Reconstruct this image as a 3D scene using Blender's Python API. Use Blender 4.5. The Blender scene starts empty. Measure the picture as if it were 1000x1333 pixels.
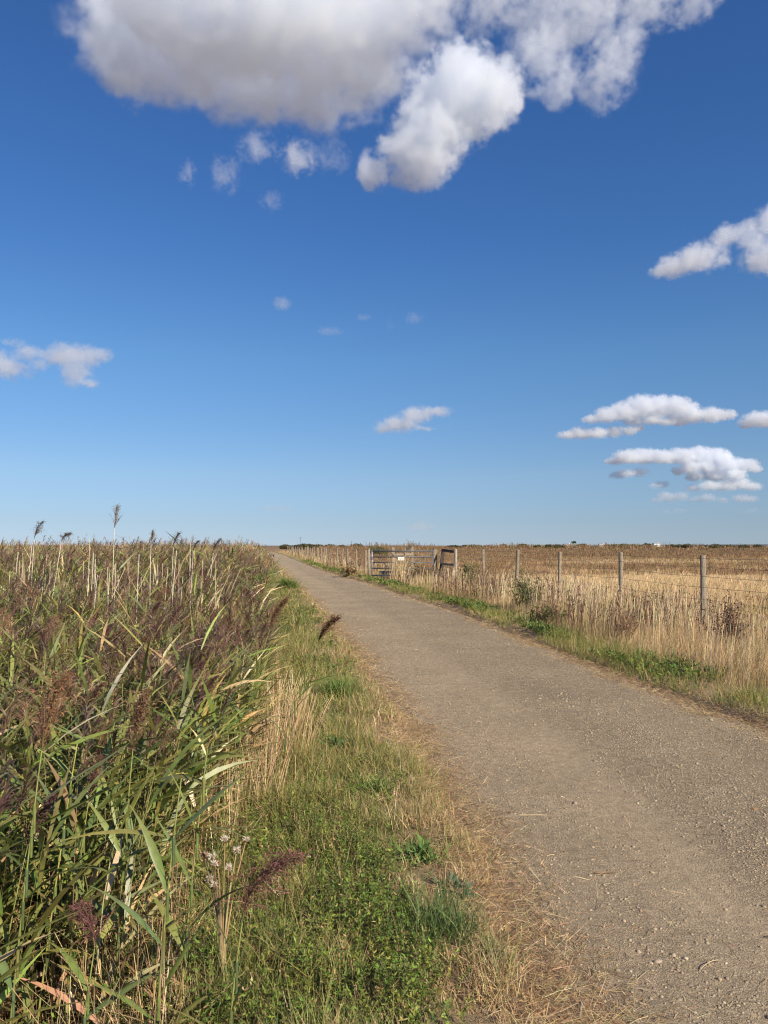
import bpy, bmesh, math, random
import numpy as np
from mathutils import Vector, Matrix

random.seed(7)
rng = np.random.default_rng(7)
R = math.radians
C = bpy.context.scene.collection
scene = bpy.context.scene
EYE = 1.6
PITCH = math.atan(43.5 / 1000.0)
SUN_EL, SUN_AZ = R(34), R(40)          # azimuth: behind the viewer, towards the right
SUN_DIR = Vector((math.cos(SUN_EL) * math.sin(SUN_AZ), -math.cos(SUN_EL) * math.cos(SUN_AZ), math.sin(SUN_EL)))

# ------------------------------------------------------------------ lay of the land
LY = np.array([-40, 0, 2.57, 3.27, 4, 5, 6.4, 8.4, 11.9, 17.8, 26.7, 40, 64, 94, 133, 200, 320])
LX = np.array([.9, .78, .66, .62, .56, .45, .32, .08, -.41, -1.24, -2.67, -4.9, -8.8, -13.9, -20.6, -33, -60])
RY = np.array([-40, 0, 6.5, 7.0, 8.1, 9.3, 11.6, 14.3, 18.6, 21, 25, 32, 41, 52, 70, 94, 133, 200, 320])
RX = np.array([3.7, 3.6, 3.32, 3.23, 3.05, 2.84, 2.55, 2.24, 1.68, 1.24, .50, -.66, -2.5, -4.6, -7.5, -11.4, -17.6, -29.5, -56])
def XL(y): return np.interp(y, LY, LX)
def XR(y): return np.interp(y, RY, RX)

def _h(i, j, s):
    n = (i * 374761393 + j * 668265263 + s * 974711) & 0xffffffff
    n = ((n ^ (n >> 13)) * 1274126177) & 0xffffffff
    return ((n ^ (n >> 16)) & 0xffff) / 65535.0
def vnoise(x, y, s=0):
    x = np.asarray(x, float); y = np.asarray(y, float)
    i = np.floor(x).astype(np.int64); j = np.floor(y).astype(np.int64)
    u = x - i; v = y - j
    u = u * u * (3 - 2 * u); v = v * v * (3 - 2 * v)
    a = _h(i, j, s) * (1 - u) + _h(i + 1, j, s) * u
    b = _h(i, j + 1, s) * (1 - u) + _h(i + 1, j + 1, s) * u
    return a * (1 - v) + b * v
def fbm(x, y, s=0, o=4):
    t = 0; a = .5; f = 1.0; n = 0
    for k in range(o):
        t = t + a * vnoise(x * f, y * f, s + k); n += a; a *= .5; f *= 2.03
    return t / n
def sstep(a, b, x):
    t = np.clip((x - a) / (b - a), 0, 1); return t * t * (3 - 2 * t)

def ground_z(x, y):
    """height of the land, path surface level is 0"""
    x = np.asarray(x, float); y = np.asarray(y, float)
    dl = XL(y) - x; dr = x - XR(y)
    lim = 1 - sstep(150, 260, y)
    wob = (fbm(x * 2.2, y * 2.2, 3) - .5) * .07 + (fbm(x * .6, y * .6, 9) - .5) * .1
    left = -.06 + .11 * sstep(-.12, .3, dl) - .55 * sstep(.7, 2.4, dl)
    right = -.06 + .13 * sstep(-.12, .35, dr) - .25 * sstep(3.2, 6.0, dr)
    inside = (dl < 0) & (dr < 0)
    z = np.where(dl > dr, left, right) + wob * np.where(inside, .25, 1.0)
    z = z * lim + (1 - lim) * np.where(dl > dr, -.4, -.2)
    return z

# ------------------------------------------------------------------ mesh helpers
def mesh_from(name, V, F, col=None, smooth=False):
    """V (n,3); F list of (m,k) index arrays; col (n,3)"""
    me = bpy.data.meshes.new(name)
    V = np.ascontiguousarray(V, np.float32)
    me.vertices.add(len(V)); me.vertices.foreach_set('co', V.ravel())
    F = [f for f in F if len(f)]
    tot = sum(f.size for f in F); npol = sum(len(f) for f in F)
    me.loops.add(tot); me.polygons.add(npol)
    me.loops.foreach_set('vertex_index', np.concatenate([f.ravel() for f in F]).astype(np.int32))
    st = []; o = 0
    for f in F:
        st.append(o + np.arange(len(f)) * f.shape[1]); o += f.size
    me.polygons.foreach_set('loop_start', np.concatenate(st).astype(np.int32))
    if smooth:
        me.polygons.foreach_set('use_smooth', np.ones(npol, bool))
    if col is not None:
        a = me.color_attributes.new('Col', 'FLOAT_COLOR', 'POINT')
        c4 = np.ones((len(V), 4), np.float32); c4[:, :3] = np.clip(col, 0, 1)
        a.data.foreach_set('color', c4.ravel())
    me.update(calc_edges=True); me.validate()
    return me

class Geo:
    """collects vertices, faces and per-vertex colour for ONE object"""
    def __init__(s): s.V = []; s.F = []; s.K = []; s.n = 0
    def add(s, V, F, K):
        V = np.asarray(V, float).reshape(-1, 3)
        K = np.broadcast_to(np.asarray(K, float), V.shape) if np.ndim(K) == 1 else np.asarray(K, float).reshape(-1, 3)
        s.V.append(V); s.K.append(K)
        for f in (F if isinstance(F, list) else [F]):
            s.F.append(np.asarray(f) + s.n)
        s.n += len(V)
    def mesh(s, name, smooth=False):
        return mesh_from(name, np.concatenate(s.V), s.F, np.concatenate(s.K), smooth)
    def obj(s, name, mat, parent=None, smooth=False, loc=None):
        return link(name, s.mesh(name, smooth), mat, parent, loc)

def link(name, me, mat, parent=None, loc=None):
    o = bpy.data.objects.new(name, me); C.objects.link(o)
    if mat is not None and not me.materials: me.materials.append(mat)
    if parent is not None: o.parent = parent
    if loc is not None: o.location = loc
    return o
def tag(o, label=None, cat=None, group=None, kind=None):
    for k, v in (('label', label), ('category', cat), ('group', group), ('kind', kind)):
        if v: o[k] = v
    return o
def thing(name, label, cat, loc=(0, 0, 0), rz=0, group=None):
    o = bpy.data.objects.new(name, None); C.objects.link(o)
    o.empty_display_size = .1; o.location = loc; o.rotation_euler = (0, 0, rz)
    return tag(o, label, cat, group)
def dup(root, loc, rz=0, label=None, group=None, scale=None):
    r = root.copy(); C.objects.link(r); r.location = loc; r.rotation_euler = (0, 0, rz)
    if scale: r.scale = (scale,) * 3
    if label: r['label'] = label
    if group: r['group'] = group
    for ch in list(root.children):
        c = ch.copy(); C.objects.link(c); c.parent = r
        for g in list(ch.children):
            d = g.copy(); C.objects.link(d); d.parent = c
    return r

PROF_GRASS = lambda u: np.clip(1 - u ** 1.6, .06, 1)
PROF_LEAF = lambda u: np.clip(.35 + 1.9 * u, 0, 1) * np.clip((1 - u) * 1.7, .03, 1)
PROF_THREAD = lambda u: np.clip(.9 - .5 * u, .2, 1)

def ribbons(geo, P, az, lean, curve, L, W, col, tip=None, S=3, prof=PROF_GRASS, twist=None, fold=0.0, cexp=1.0):
    """curved tapering blades. P (n,3); the rest (n,) or scalars; col (n,3)"""
    P = np.asarray(P, float); n = len(P)
    if n == 0: return
    b = lambda v: np.broadcast_to(np.asarray(v, float), (n,))
    az, lean, curve, L, W = map(b, (az, lean, curve, L, W))
    tw = b(0 if twist is None else twist)
    col = np.broadcast_to(np.asarray(col, float), (n, 3))
    tipc = col if tip is None else np.broadcast_to(np.asarray(tip, float), (n, 3))
    ch, sh = np.cos(az), np.sin(az)
    nc = 3 if fold else 2
    V = np.zeros((n, S + 1, nc, 3)); K = np.zeros((n, S + 1, nc, 3))
    p = P.copy()
    for k in range(S + 1):
        u = k / S
        th = lean + curve * (u ** cexp)
        d = np.stack([np.sin(th) * ch, np.sin(th) * sh, np.cos(th)], 1)
        side = np.stack([-sh, ch, np.zeros(n)], 1)
        nor = np.cross(d, side)
        sd = side * np.cos(tw)[:, None] + nor * np.sin(tw)[:, None]
        up = np.cross(sd, d)
        w = (W * prof(u))[:, None]
        V[:, k, 0] = p - sd * w * .5; V[:, k, -1] = p + sd * w * .5
        if fold: V[:, k, 1] = p - up * w * fold
        K[:, k] = (col * (1 - u) + tipc * u)[:, None, :]
        if fold: K[:, k, 1] *= 1.12
        if k < S:
            p = p + d * (L / S)[:, None]
    base = (np.arange(n) * (S + 1) * nc)[:, None, None]
    kk = (np.arange(S) * nc)[None, :, None]; cc = np.arange(nc - 1)[None, None, :]
    i = base + kk + cc
    F = np.stack([i, i + 1, i + 1 + nc, i + nc], -1).reshape(-1, 4)
    geo.add(V.reshape(-1, 3), F, K.reshape(-1, 3))

def arc_points(P, az, lean, curve, L, S, cexp=1.0):
    """points along the same arcs the ribbons follow, (n,S+1,3)"""
    n = len(P); out = np.zeros((n, S + 1, 3)); p = np.array(P, float)
    for k in range(S + 1):
        out[:, k] = p
        th = lean + curve * ((k / S) ** cexp)
        p = p + np.stack([np.sin(th) * np.cos(az), np.sin(th) * np.sin(az), np.cos(th)], 1) * (L / S)[:, None]
    return out

def tubes(geo, PTS, RAD, col, sides=4, cap=False):
    """PTS (n,K,3) poly-lines swept with radii RAD (n,K)"""
    PTS = np.asarray(PTS, float); n, K, _ = PTS.shape
    RAD = np.broadcast_to(np.asarray(RAD, float), (n, K))
    col = np.asarray(col, float)
    T = np.gradient(PTS, axis=1); T /= np.linalg.norm(T, axis=2, keepdims=True) + 1e-9
    ref = np.where(np.abs(T[..., 2:3]) > .95, np.array([1., 0, 0]), np.array([0, 0, 1.]))
    A = np.cross(T, ref); A /= np.linalg.norm(A, axis=2, keepdims=True) + 1e-9
    B = np.cross(T, A)
    a = np.arange(sides) * 2 * np.pi / sides
    V = PTS[:, :, None] + RAD[:, :, None, None] * (A[:, :, None] * np.cos(a)[None, None, :, None] + B[:, :, None] * np.sin(a)[None, None, :, None])
    Kc = np.broadcast_to(col.reshape((-1, 1, 1, 3)) if col.ndim <= 2 else col[:, :, None], V.shape)
    base = (np.arange(n) * K * sides)[:, None, None]; kk = (np.arange(K - 1) * sides)[None, :, None]
    s0 = np.arange(sides)[None, None, :]; s1 = (np.arange(sides) + 1) % sides
    F = np.stack([base + kk + s0, base + kk + s1[None, None, :], base + kk + sides + s1[None, None, :], base + kk + sides + s0], -1).reshape(-1, 4)
    fs = [F]
    if cap:
        e = (base[:, 0] + (K - 1) * sides + np.arange(sides)[None]).reshape(n, sides)
        s = (base[:, 0] + np.arange(sides)[None])[:, ::-1].reshape(n, sides)
        fs += [e, s]
    geo.add(V.reshape(-1, 3), fs, Kc.reshape(-1, 3))

def jit(col, n, amt=.2, hue=.08):
    """per-plant colour variation"""
    col = np.asarray(col, float)
    k = np.exp(rng.normal(0, amt, (n, 1)))
    return np.clip(col * k * (1 + rng.normal(0, hue, (n, 3))), 0.004, .9)
def pick(cols, w, n, amt=.2, hue=.08):
    w = np.asarray(w, float); idx = rng.choice(len(cols), n, p=w / w.sum())
    return jit(np.asarray(cols, float)[idx], n, amt, hue)

# ------------------------------------------------------------------ materials
class NT:
    def __init__(s, nt): s.t = nt; nt.nodes.clear()
    def n(s, typ, **kw):
        nd = s.t.nodes.new(typ)
        ins = kw.pop('ins', {})
        for k, v in kw.items(): setattr(nd, k, v)
        for k, v in ins.items():
            if isinstance(v, bpy.types.NodeSocket): s.t.links.new(v, nd.inputs[k])
            else: nd.inputs[k].default_value = v
        return nd
    def l(s, a, b): s.t.links.new(a, b)
def newmat(name):
    m = bpy.data.materials.new(name); m.use_nodes = True
    return m, NT(m.node_tree)

def leaf_mat(name, trans=.3, rough=.55, spec=.3, var=.25, scale=30):
    m, t = newmat(name)
    at = t.n('ShaderNodeAttribute', attribute_name='Col')
    tc = t.n('ShaderNodeTexCoord')
    nz = t.n('ShaderNodeTexNoise', ins={'Vector': tc.outputs['Object'], 'Scale': scale, 'Detail': 3.0})
    mr = t.n('ShaderNodeMapRange', ins={'Value': nz.outputs['Fac'], 'From Min': .25, 'From Max': .75, 'To Min': 1 - var, 'To Max': 1 + var})
    mx = t.n('ShaderNodeVectorMath', operation='SCALE', ins={0: at.outputs['Color'], 'Scale': mr.outputs[0]})
    p = t.n('ShaderNodeBsdfPrincipled', ins={'Base Color': mx.outputs[0], 'Roughness': rough, 'Specular IOR Level': spec})
    tr = t.n('ShaderNodeBsdfTranslucent', ins={'Color': mx.outputs[0]})
    ms = t.n('ShaderNodeMixShader', ins={0: trans, 1: p.outputs[0], 2: tr.outputs[0]})
    o = t.n('ShaderNodeOutputMaterial', ins={'Surface': ms.outputs[0]})
    return m

def noise_mat(name, c1, c2, scale=20, rough=.8, bump=.0, stretch=(1, 1, 1), metallic=0, c3=None, detail=6, bscale=None, spec=.4):
    m, t = newmat(name)
    tc = t.n('ShaderNodeTexCoord')
    mp = t.n('ShaderNodeMapping', ins={'Vector': tc.outputs['Object'], 'Scale': stretch})
    nz = t.n('ShaderNodeTexNoise', ins={'Vector': mp.outputs[0], 'Scale': scale, 'Detail': detail, 'Roughness': .65})
    cr = t.n('ShaderNodeValToRGB', ins={0: nz.outputs['Fac']})
    e = cr.color_ramp.elements
    e[0].position = .32; e[0].color = (*c1, 1); e[1].position = .68; e[1].color = (*c2, 1)
    if c3:
        k = cr.color_ramp.elements.new(.5); k.color = (*c3, 1)
    p = t.n('ShaderNodeBsdfPrincipled', ins={'Base Color': cr.outputs[0], 'Roughness': rough, 'Metallic': metallic, 'Specular IOR Level': spec})
    if bump:
        n2 = t.n('ShaderNodeTexNoise', ins={'Vector': mp.outputs[0], 'Scale': bscale or scale * 2, 'Detail': 5.0})
        b = t.n('ShaderNodeBump', ins={'Height': n2.outputs['Fac'], 'Strength': bump, 'Distance': .01})
        t.l(b.outputs[0], p.inputs['Normal'])
    t.n('ShaderNodeOutputMaterial', ins={'Surface': p.outputs[0]})
    return m

M_LEAF = leaf_mat('reed_leaf_green', .2, .42, .45)
M_GRASS = leaf_mat('grass_blades', .2, .6, .25)
M_DRY = leaf_mat('dry_straw', .22, .65, .25)
M_PLUME = leaf_mat('reed_plume', .25, .8, .1)
M_STEM = leaf_mat('plant_stem', .05, .5, .3)
M_STONE = leaf_mat('gravel_stone', 0, .85, .3, .25, 120)
M_WOOD = noise_mat('weathered_wood', (.16, .13, .095), (.36, .30, .22), 14, .85, .6, (6, 6, .5), c3=(.25, .21, .155))
M_PALEWOOD = noise_mat('pale_wood', (.36, .31, .24), (.58, .52, .42), 14, .85, .5, (6, 6, .5))
M_DARKWOOD = noise_mat('dark_wood', (.03, .026, .022), (.09, .075, .06), 14, .85, .5, (6, 6, .5))
M_GALV = noise_mat('galvanised_steel', (.25, .27, .30), (.42, .44, .47), 30, .5, .1, metallic=.55)
M_GALVDARK = noise_mat('dull_steel', (.07, .075, .085), (.16, .165, .18), 20, .6, .1, metallic=.4)
M_WIRE = noise_mat('fence_wire', (.12, .10, .085), (.22, .19, .16), 40, .55, 0, metallic=.5)
M_TROUGH = noise_mat('trough_steel', (.05, .075, .10), (.11, .14, .17), 16, .5, .1, metallic=.3)

# ------------------------------------------------------------------ the ground
def build_ground():
    off = np.concatenate([-np.geomspace(9000, 12, 26), np.arange(-10, -3.2, .4), np.arange(-3.0, 8.0, .1), np.arange(8.2, 16, .5), np.geomspace(17, 9000, 28)])
    ys = np.concatenate([np.linspace(-60, .6, 10), np.arange(.8, 14, .1), np.arange(14.2, 40, .4), np.geomspace(41, 260, 50), np.geomspace(275, 9500, 26)])
    OX, YY = np.meshgrid(off, ys)
    fade = 1 - sstep(60, 400, np.abs(OX))
    XX = OX + XL(YY) * fade
    ZZ = ground_z(XX, YY)
    ny, nx = XX.shape
    V = np.stack([XX, YY, ZZ], -1).reshape(-1, 3)
    i = (np.arange(ny - 1)[:, None] * nx + np.arange(nx - 1)[None]).ravel()
    F = np.stack([i, i + 1, i + 1 + nx, i + nx], 1)
    x, y = V[:, 0], V[:, 1]
    dl = XL(y) - x; dr = x - XR(y)
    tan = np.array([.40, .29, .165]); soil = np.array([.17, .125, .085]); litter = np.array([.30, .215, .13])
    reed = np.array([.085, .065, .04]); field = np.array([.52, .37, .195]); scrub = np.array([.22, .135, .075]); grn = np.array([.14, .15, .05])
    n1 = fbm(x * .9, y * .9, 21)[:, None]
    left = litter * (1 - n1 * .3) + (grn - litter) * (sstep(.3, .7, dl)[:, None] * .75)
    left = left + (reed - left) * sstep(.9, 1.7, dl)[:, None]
    right = litter + (tan * .8 - litter) * sstep(.5, 1.5, dr)[:, None]
    right = right + (field - right) * sstep(4.5, 9, dr)[:, None]
    # broad bands of brown scrub and green across the far field
    by = fbm(x * .012, y * .03, 33)[:, None]
    band = sstep(.46, .60, by) * sstep(55, 100, y)[:, None] * sstep(6, 20, dr)[:, None]
    right = right + (scrub - right) * band
    far = sstep(110, 170, y)[:, None] * np.where(dr > 0, 1, 0)[:, None]
    right = right + (scrub * 1.05 - right) * far * .9
    g2 = sstep(.60, .70, fbm(x * .01 + 7, y * .02, 55))[:, None] * sstep(70, 120, y)[:, None]
    right = right + (np.array([.17, .165, .06]) - right) * g2 * .8
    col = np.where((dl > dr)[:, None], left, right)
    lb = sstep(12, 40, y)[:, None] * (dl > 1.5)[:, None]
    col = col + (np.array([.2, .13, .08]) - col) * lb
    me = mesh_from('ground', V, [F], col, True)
    m, t = newmat('ground_soil')
    at = t.n('ShaderNodeAttribute', attribute_name='Col')
    tc = t.n('ShaderNodeTexCoord')
    n1 = t.n('ShaderNodeTexNoise', ins={'Vector': tc.outputs['Object'], 'Scale': 55.0, 'Detail': 6.0, 'Roughness': .7})
    n2 = t.n('ShaderNodeTexNoise', ins={'Vector': tc.outputs['Object'], 'Scale': 2.5, 'Detail': 5.0})
    a = t.n('ShaderNodeMath', operation='ADD', ins={0: n1.outputs['Fac'], 1: n2.outputs['Fac']})
    mr = t.n('ShaderNodeMapRange', ins={'Value': a.outputs[0], 'From Min': .7, 'From Max': 1.3, 'To Min': .6, 'To Max': 1.4})
    mx = t.n('ShaderNodeVectorMath', operation='SCALE', ins={0: at.outputs['Color'], 'Scale': mr.outputs[0]})
    b = t.n('ShaderNodeBump', ins={'Height': n1.outputs['Fac'], 'Strength': .7, 'Distance': .02})
    p = t.n('ShaderNodeBsdfPrincipled', ins={'Base Color': mx.outputs[0], 'Roughness': .95, 'Specular IOR Level': .15, 'Normal': b.outputs[0]})
    t.n('ShaderNodeOutputMaterial', ins={'Surface': p.outputs[0]})
    tag(link('ground', me, m), kind='structure')
build_ground()

PATH_U = lambda x, y: (x - XL(y)) / (XR(y) - XL(y))
def path_z(x, y):
    u = PATH_U(x, y)
    z = .018 * (1 - (2 * u - 1) ** 2)
    z = z - .010 * np.exp(-((u - .30) / .09) ** 2) - .010 * np.exp(-((u - .74) / .09) ** 2)
    return z + (fbm(x * 1.7, y * 1.7, 71) - .5) * .014

def build_path():
    ys = np.concatenate([np.linspace(-40, .5, 14), np.arange(.6, 12, .06), np.arange(12.1, 40, .3), np.geomspace(41, 300, 70)])
    us = np.linspace(-.12, 1.12, 90)
    U, YY = np.meshgrid(us, ys)
    XX = XL(YY) + U * (XR(YY) - XL(YY))
    ZZ = path_z(XX, YY) - .05 * (np.clip(-U, 0, 1) + np.clip(U - 1, 0, 1)) / .12
    ny, nx = XX.shape
    V = np.stack([XX, YY, ZZ], -1).reshape(-1, 3)
    i = (np.arange(ny - 1)[:, None] * nx + np.arange(nx - 1)[None]).ravel()
    F = np.stack([i, i + 1, i + 1 + nx, i + nx], 1)
    col = np.zeros((len(V), 3)); col[:, 0] = np.clip(U.ravel() * .8 + .1, 0, 1)      # lateral coordinate for the material
    me = mesh_from('path', V, [F], col, True)
    m, t = newmat('gravel_path')
    at = t.n('ShaderNodeAttribute', attribute_name='Col')
    sx = t.n('ShaderNodeSeparateColor', ins={0: at.outputs['Color']})
    tc = t.n('ShaderNodeTexCoord'); O = tc.outputs['Object']
    nb = t.n('ShaderNodeTexNoise', ins={'Vector': O, 'Scale': .9, 'Detail': 5.0, 'Roughness': .6})
    nm = t.n('ShaderNodeTexNoise', ins={'Vector': O, 'Scale': 14.0, 'Detail': 6.0, 'Roughness': .75})
    nf = t.n('ShaderNodeTexNoise', ins={'Vector': O, 'Scale': 90.0, 'Detail': 6.0, 'Roughness': .8})
    vo = t.n('ShaderNodeTexVoronoi', ins={'Vector': O, 'Scale': 75.0})
    vo2 = t.n('ShaderNodeTexVoronoi', ins={'Vector': O, 'Scale': 190.0})
    # wobbling lateral coordinate -> compacted tracks
    wob = t.n('ShaderNodeMath', operation='MULTIPLY_ADD', ins={0: nb.outputs['Fac'], 1: .16, 2: sx.outputs[0]})
    cr = t.n('ShaderNodeValToRGB', ins={0: wob.outputs[0]})
    e = cr.color_ramp.elements
    e[0].position = .16; e[0].color = (0.55, 0, 0, 1); e[1].position = .98; e[1].color = (.5, 0, 0, 1)
    for pos, v in ((.24, .22), (.33, .30), (.40, .24), (.46, .08), (.52, .5), (.60, .70), (.70, .85), (.80, .5), (.88, .75)):
        k = e.new(pos); k.color = (v, v, v, 1)
    # base colours: trodden dust and loose grey gravel
    dust = (.362, .279, .182, 1); grey = (.362, .285, .192, 1); dark = (.19, .155, .12, 1)
    m1 = t.n('ShaderNodeMix', data_type='RGBA', ins={0: cr.outputs[0], 6: dust, 7: grey})
    mr = t.n('ShaderNodeMapRange', ins={'Value': nm.outputs['Fac'], 'From Min': .35, 'From Max': .7, 'To Min': .78, 'To Max': 1.2})
    s1 = t.n('ShaderNodeVectorMath', operation='SCALE', ins={0: m1.outputs[2], 'Scale': mr.outputs[0]})
    mrb = t.n('ShaderNodeMapRange', ins={'Value': nb.outputs['Fac'], 'From Min': .3, 'From Max': .7, 'To Min': .86, 'To Max': 1.13})
    s2 = t.n('ShaderNodeVectorMath', operation='SCALE', ins={0: s1.outputs[0], 'Scale': mrb.outputs[0]})
    # individual grains
    vr = t.n('ShaderNodeSeparateColor', ins={0: vo.outputs['Color']})
    gr = t.n('ShaderNodeMapRange', ins={'Value': vr.outputs[0], 'From Min': 0., 'From Max': 1., 'To Min': .6, 'To Max': 1.42})
    grs = t.n('ShaderNodeMix', data_type='FLOAT', ins={0: cr.outputs[0], 2: 1.0, 3: gr.outputs[0]})
    vr2 = t.n('ShaderNodeSeparateColor', ins={0: vo2.outputs['Color']})
    gr2 = t.n('ShaderNodeMapRange', ins={'Value': vr2.outputs[1], 'To Min': .6, 'To Max': 1.4})
    soft_ = t.n('ShaderNodeMapRange', ins={'Value': cr.outputs[0], 'From Min': .1, 'From Max': .6, 'To Min': .62, 'To Max': 1.0})
    gr2s = t.n('ShaderNodeMix', data_type='FLOAT', ins={0: soft_.outputs[0], 2: 1.0, 3: gr2.outputs[0]})
    g12 = t.n('ShaderNodeMath', operation='MULTIPLY', ins={0: grs.outputs[0], 1: gr2s.outputs[0]})
    s3 = t.n('ShaderNodeVectorMath', operation='SCALE', ins={0: s2.outputs[0], 'Scale': g12.outputs[0]})
    # height
    h1 = t.n('ShaderNodeMath', operation='MULTIPLY', ins={0: vo.outputs['Distance'], 1: cr.outputs[0]})
    h2 = t.n('ShaderNodeMath', operation='MULTIPLY_ADD', ins={0: h1.outputs[0], 1: -.9, 2: nf.outputs['Fac']})
    h3 = t.n('ShaderNodeMath', operation='MULTIPLY_ADD', ins={0: nm.outputs['Fac'], 1: .8, 2: h2.outputs[0]})
    h4 = t.n('ShaderNodeMath', operation='MULTIPLY_ADD', ins={0: vo2.outputs['Distance'], 1: -.4, 2: h3.outputs[0]})
    b = t.n('ShaderNodeBump', ins={'Height': h4.outputs[0], 'Strength': soft_.outputs[0], 'Distance': .02})
    p = t.n('ShaderNodeBsdfPrincipled', ins={'Base Color': s3.outputs[0], 'Roughness': .95, 'Specular IOR Level': .15, 'Normal': b.outputs[0]})
    t.n('ShaderNodeOutputMaterial', ins={'Surface': p.outputs[0]})
    tag(link('path', me, m), kind='structure')
build_path()

def build_gravel():
    g = Geo()
    phi = (1 + 5 ** .5) / 2
    ico = np.array([(-1, phi, 0), (1, phi, 0), (-1, -phi, 0), (1, -phi, 0), (0, -1, phi), (0, 1, phi), (0, -1, -phi), (0, 1, -phi), (phi, 0, -1), (phi, 0, 1), (-phi, 0, -1), (-phi, 0, 1)]) / 1.9
    fac = np.array([(0, 11, 5), (0, 5, 1), (0, 1, 7), (0, 7, 10), (0, 10, 11), (1, 5, 9), (5, 11, 4), (11, 10, 2), (10, 7, 6), (7, 1, 8), (3, 9, 4), (3, 4, 2), (3, 2, 6), (3, 6, 8), (3, 8, 9), (4, 9, 5), (2, 4, 11), (6, 2, 10), (8, 6, 7), (9, 8, 1)])
    def put(n, y0, y1, smin, smax, pw):
        y = y0 + (y1 - y0) * rng.random(n) ** 1.5
        u = rng.random(n)
        x = XL(y) + u * (XR(y) - XL(y))
        uw = (u * .8 + .1) + .16 * fbm(x * .9, y * .9, 5)
        dens = np.interp(uw, [.1, .24, .33, .40, .46, .55, .70, .8, .88, 1.], [.45, .2, .3, .2, .12, .6, 1., .5, .8, .6]) * (.35 + 1.1 * fbm(x * 1.5, y * 1.5, 8))
        keep = rng.random(n) < dens; x, y = x[keep], y[keep]; n = len(x)
        s = smin + (smax - smin) * rng.random(n) ** pw
        V = ico[None] * (1 + rng.normal(0, .16, (n, 12, 1)))
        V = V * (s[:, None, None] * (np.stack([rng.uniform(.7, 1.3, n), rng.uniform(.7, 1.3, n), rng.uniform(.45, .85, n)], 1))[:, None, :])
        a = rng.random(n) * 6.28; ca, sa = np.cos(a)[:, None], np.sin(a)[:, None]
        V = np.stack([V[..., 0] * ca - V[..., 1] * sa, V[..., 0] * sa + V[..., 1] * ca, V[..., 2]], -1)
        V += np.stack([x, y, path_z(x, y) + s * .02], 1)[:, None]
        K = pick([(.35, .275, .18), (.32, .255, .17), (.28, .22, .15), (.26, .185, .115), (.40, .32, .215), (.48, .40, .29)], [6, 5, 4, 2, 1, .08], n, .12, .03)
        F = (fac[None] + (np.arange(n) * 12)[:, None, None]).reshape(-1, 3)
        g.add(V.reshape(-1, 3), F, np.repeat(K, 12, 0))
    put(42000, 2.0, 8, .0025, .007, 1.4)
    put(22000, 2.0, 15, .004, .010, 1.8)
    put(900, 2.0, 9, .008, .016, 3)
    put(60, 2.0, 9, .012, .022, 3)
    tag(g.obj('gravel', M_STONE), kind='stuff')
build_gravel()

# ------------------------------------------------------------------ colours of plants (albedo)
GREEN = [(.125, .18, .042), (.155, .21, .045), (.10, .155, .055), (.21, .235, .055), (.28, .26, .07)]
OLIVE = [(.22, .205, .05), (.30, .26, .075), (.165, .17, .042)]
STRAW = [(.56, .41, .22), (.48, .34, .175), (.64, .50, .29), (.40, .26, .13), (.33, .20, .10)]
PLUM = [(.135, .072, .055), (.17, .095, .062), (.11, .06, .052), (.24, .155, .09), (.2, .12, .07)]
PLUMETAN = [(.40, .27, .16), (.32, .20, .12), (.46, .33, .2), (.24, .14, .085)]

def visible(x, y, m=1.2):
    """rough horizontal field of view with margin, so the scene also holds from a step aside"""
    return np.abs(x) < .5 * y * 1.08 + m
def reed_edge(y):
    return XL(y) - np.interp(y, [0, 2.6, 3.5, 5, 8, 12, 20, 30, 40, 100], [1.5, 1.48, 1.5, 1.40, 1.38, 1.55, 1.6, 1.5, 1.3, 1.25]) - (fbm(y * .7, y * 0 + 3, 13) - .5) * .5
def reed_top(x, y):
    return np.interp(y, [2, 3.5, 5, 7, 9.5, 11, 13, 17, 30], [.62, .72, .84, .96, 1.02, 1.08, 1.22, 1.34, 1.43]) - .25 * (1 - sstep(0, 1.0, reed_edge(y) - x)) * sstep(4, 9, y)

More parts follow.
